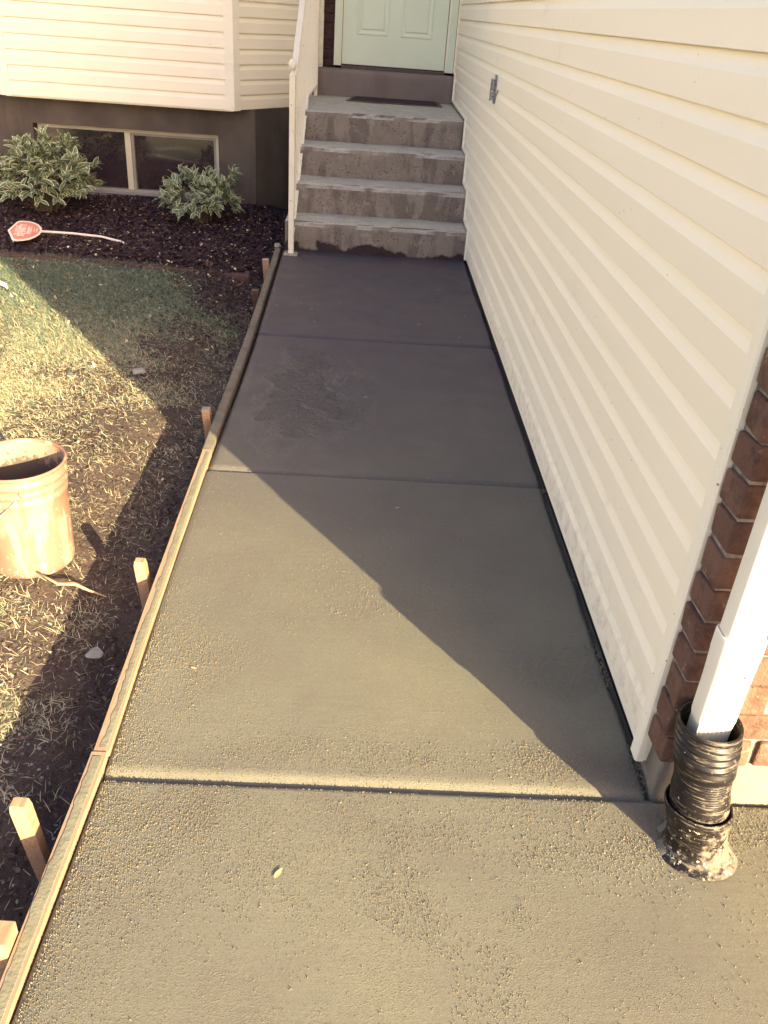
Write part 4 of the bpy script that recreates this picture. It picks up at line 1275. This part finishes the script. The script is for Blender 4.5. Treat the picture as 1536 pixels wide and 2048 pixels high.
# wire handle hanging down the side that faces the camera
pts = []
for i in range(19):
    a = math.pi * i / 18
    pts.append((BX + 0.149 * math.cos(a) * 0.99, BYc - 0.150 * math.sin(a) * 1.0 - 0.006, BZb + 0.322 - 0.155 * math.sin(a)))
ang = math.radians(-66)
pts = [(BX + (p[0] - BX) * math.cos(ang) - (p[1] - BYc) * math.sin(ang), BYc + (p[0] - BX) * math.sin(ang) + (p[1] - BYc) * math.cos(ang), p[2]) for p in pts]
obj("wire_handle", mesh(*tube(pts, 0.0021, 6)), M_METAL, bk)
for s in (0, -1):
    p = pts[s]
    obj("handle_ear", rock_mesh((p[0], p[1], p[2]), (0.010, 0.010, 0.014), 5, 2, 0.1), M_BUCK, bk)

# ------------------------------------------------------------------ yard sign lying on the mulch
sg = empty("yard_sign", (-2.5, 6.45, -0.04), label="small red shield security sign lying flat on the mulch with its white stake", cat="sign")
SO = Vector((-2.462, 6.335, 0.010)); SA = math.radians(88)
def sgn(u, v, z=0):   # u along the reading direction, v towards the top of the shield
    uu = Vector((math.sin(math.radians(4)) * -1 - 0.16, 1.0, 0)).normalized()   # reading direction, away from camera
    vv = Vector((-uu.y, uu.x, 0))
    u *= 0.92; v *= 0.80; p = SO + uu * u + vv * v
    return (p.x, p.y, p.z + z + 0.13 * u)
half = [(0.0, 0.150), (0.155, 0.095), (0.165, 0.092), (0.172, 0.085), (0.180, 0.07), (0.185, 0.05), (0.178, 0.0), (0.158, -0.05), (0.120, -0.095), (0.065, -0.128), (0.0, -0.142)]
half = [(a * 1.15, b) for a, b in half]
outl = half + [(-a, b) for a, b in half[-2:0:-1]]
def shield(k, z0, z1):
    n = len(outl)
    V = [sgn(a * k, b * k, z0) for a, b in outl] + [sgn(a * k, b * k, z1) for a, b in outl]
    Fc = [tuple(range(n))[::-1], tuple(range(n, 2 * n))] + [(i, (i + 1) % n, n + (i + 1) % n, n + i) for i in range(n)]
    bm = bmesh.new(); vs = [bm.verts.new(v) for v in V]
    for q in Fc: bm.faces.new([vs[i] for i in q])
    bmesh.ops.recalc_face_normals(bm, faces=bm.faces[:]); me = bpy.data.meshes.new("m"); bm.to_mesh(me); bm.free(); return me
pl = obj("shield_plate", shield(1.0, 0.0, 0.005), M_SIGNW, sg)
obj("red_face", shield(0.87, 0.0052, 0.0062), M_SIGNR, sg)
def text(s, u, v, size, bold=0.0):
    cu = bpy.data.curves.new("t", 'FONT'); cu.body = s; cu.size = size; cu.align_x = 'CENTER'; cu.align_y = 'CENTER'; cu.offset = bold
    cu.extrude = 0.0002
    tmp = bpy.data.objects.new("tmp", cu); cu.materials.append(M_SIGNW)
    me = bpy.data.meshes.new_from_object(tmp); bpy.data.objects.remove(tmp)
    o = bpy.data.objects.new("lettering", me); COL.objects.link(o)
    a = Vector(sgn(u, v, 0.0070)); bx = (Vector(sgn(u + 1, v, 0.0070)) - a).normalized(); by = (Vector(sgn(u, v + 1, 0.0070)) - a).normalized()
    bz = bx.cross(by).normalized()
    o.parent = sg
    o.matrix_local = Matrix.Translation(a - sg.location) @ Matrix((bx, by, bz)).transposed().to_4x4()
    return o
text("SECURED BY", 0, 0.070, 0.034, 0.0006)
text("XFINITY", 0, 0.024, 0.066, 0.0020)
text("Home", 0, -0.030, 0.062, 0.0018)
text("24-hour", 0, -0.074, 0.020, 0.0003)
text("monitoring", 0, -0.096, 0.018, 0.0003)
pp = [Vector(sgn(0, -0.135, 0.0)), Vector((-2.15, 6.42, -0.005)), Vector((-1.95, 6.44, -0.020)), Vector((-1.80, 6.41, -0.040)), Vector((-1.735, 6.385, -0.062))]
obj("stake_rod", mesh(*tube(pp, 0.0085, 8), True), M_SIGNW, sg)

# ------------------------------------------------------------------ rocks, twigs, odd bits
obj("rock", rock_mesh((-1.11, 4.05, -0.092), (0.048, 0.032, 0.026), 12), M_ROCK, label="flat pale stone lying in shade just beyond the sunlit lawn edge", cat="rock")
obj("rock", rock_mesh((-0.745, 1.975, -0.155), (0.030, 0.026, 0.022), 21), M_ROCK, label="jagged grey stone on dark soil beside the near form board", cat="rock")
obj("twig", mesh(*tube([(-1.01, 2.285, -0.095), (-0.93, 2.24, -0.104), (-0.88, 2.25, -0.108), (-0.83, 2.23, -0.116), (-0.775, 2.225, -0.134)], [0.0030, 0.0052, 0.0062, 0.0042, 0.0018], 7), True), M_TWIG, label="pale dry twig lying against the foot of the bucket", cat="twig")
obj("plastic_pipe", mesh(*tube([(-2.60, 5.40, -0.075), (-2.32, 5.31, -0.048), (-2.20, 5.235, -0.060), (-2.145, 5.15, -0.105)], 0.013, 10), True), M_WHITEP, label="curved white plastic tube poking from the lawn at the left edge", cat="pipe")

def fallen(x, y, z, L, a, label, group=None, w=0.40, dark=False):
    V, Fc = [], []
    us = [0, .2, .45, .7, .9, 1]; ws = [0.1, .75, 1, .75, .35, .02]
    for u, q in zip(us, ws):
        for s in (-1, 0, 1):
            px, py = (u - 0.5) * L, s * q * w * L * 0.5
            V.append((x + px * math.cos(a) - py * math.sin(a), y + px * math.sin(a) + py * math.cos(a), z + 0.0015 + abs(s) * q * 0.0006 + 0.003 * (u - .5) ** 2))
    for k in range(5):
        for i in range(2):
            Fc.append((k * 3 + i, (k + 1) * 3 + i, (k + 1) * 3 + i + 1, k * 3 + i + 1))
    return obj("fallen_leaf", mesh(V, Fc, True), M_LITTER, label=label, cat="leaf", group=group)
fallen(-0.112, 1.134, 0, 0.030, 1.05, "largest yellow leaf lying alone on the sunlit near slab")
fallen(-0.400, 1.750, 0, 0.020, -0.5, "tan leaf on the sunlit slab near the left form board")
fallen(0.165, 2.663, 0, 0.018, 0.4, "small yellow leaf in shade on the second slab, near the shadow edge")
fallen(0.036, 3.666, 0, 0.026, 0.1, "lone yellow leaf in the middle of the third slab with ripples")
for px, py in [(-0.33, 5.86), (-0.30, 5.84), (-0.49, 5.60), (-0.13, 5.70), (-0.10, 5.69), (0.17, 5.68), (0.30, 5.66), (0.47, 5.58), (0.49, 5.52), (-0.37, 5.05), (-0.30, 4.95), (-0.51, 4.98), (-0.56, 5.02),
               (-0.14, 5.10), (-0.29, 4.88), (-0.27, 4.72), (0.62, 5.0), (0.57, 4.92), (0.03, 5.42), (0.44, 5.28), (0.52, 5.26), (0.33, 4.78), (-0.44, 5.95), (0.55, 4.60)]:
    fallen(px, py, 0, random.uniform(0.012, 0.026), random.uniform(-0.6, 0.6), "tiny pale leaflet on the dark slab at the foot of the steps", "tiny leaflets on the slab below the steps", 0.4)
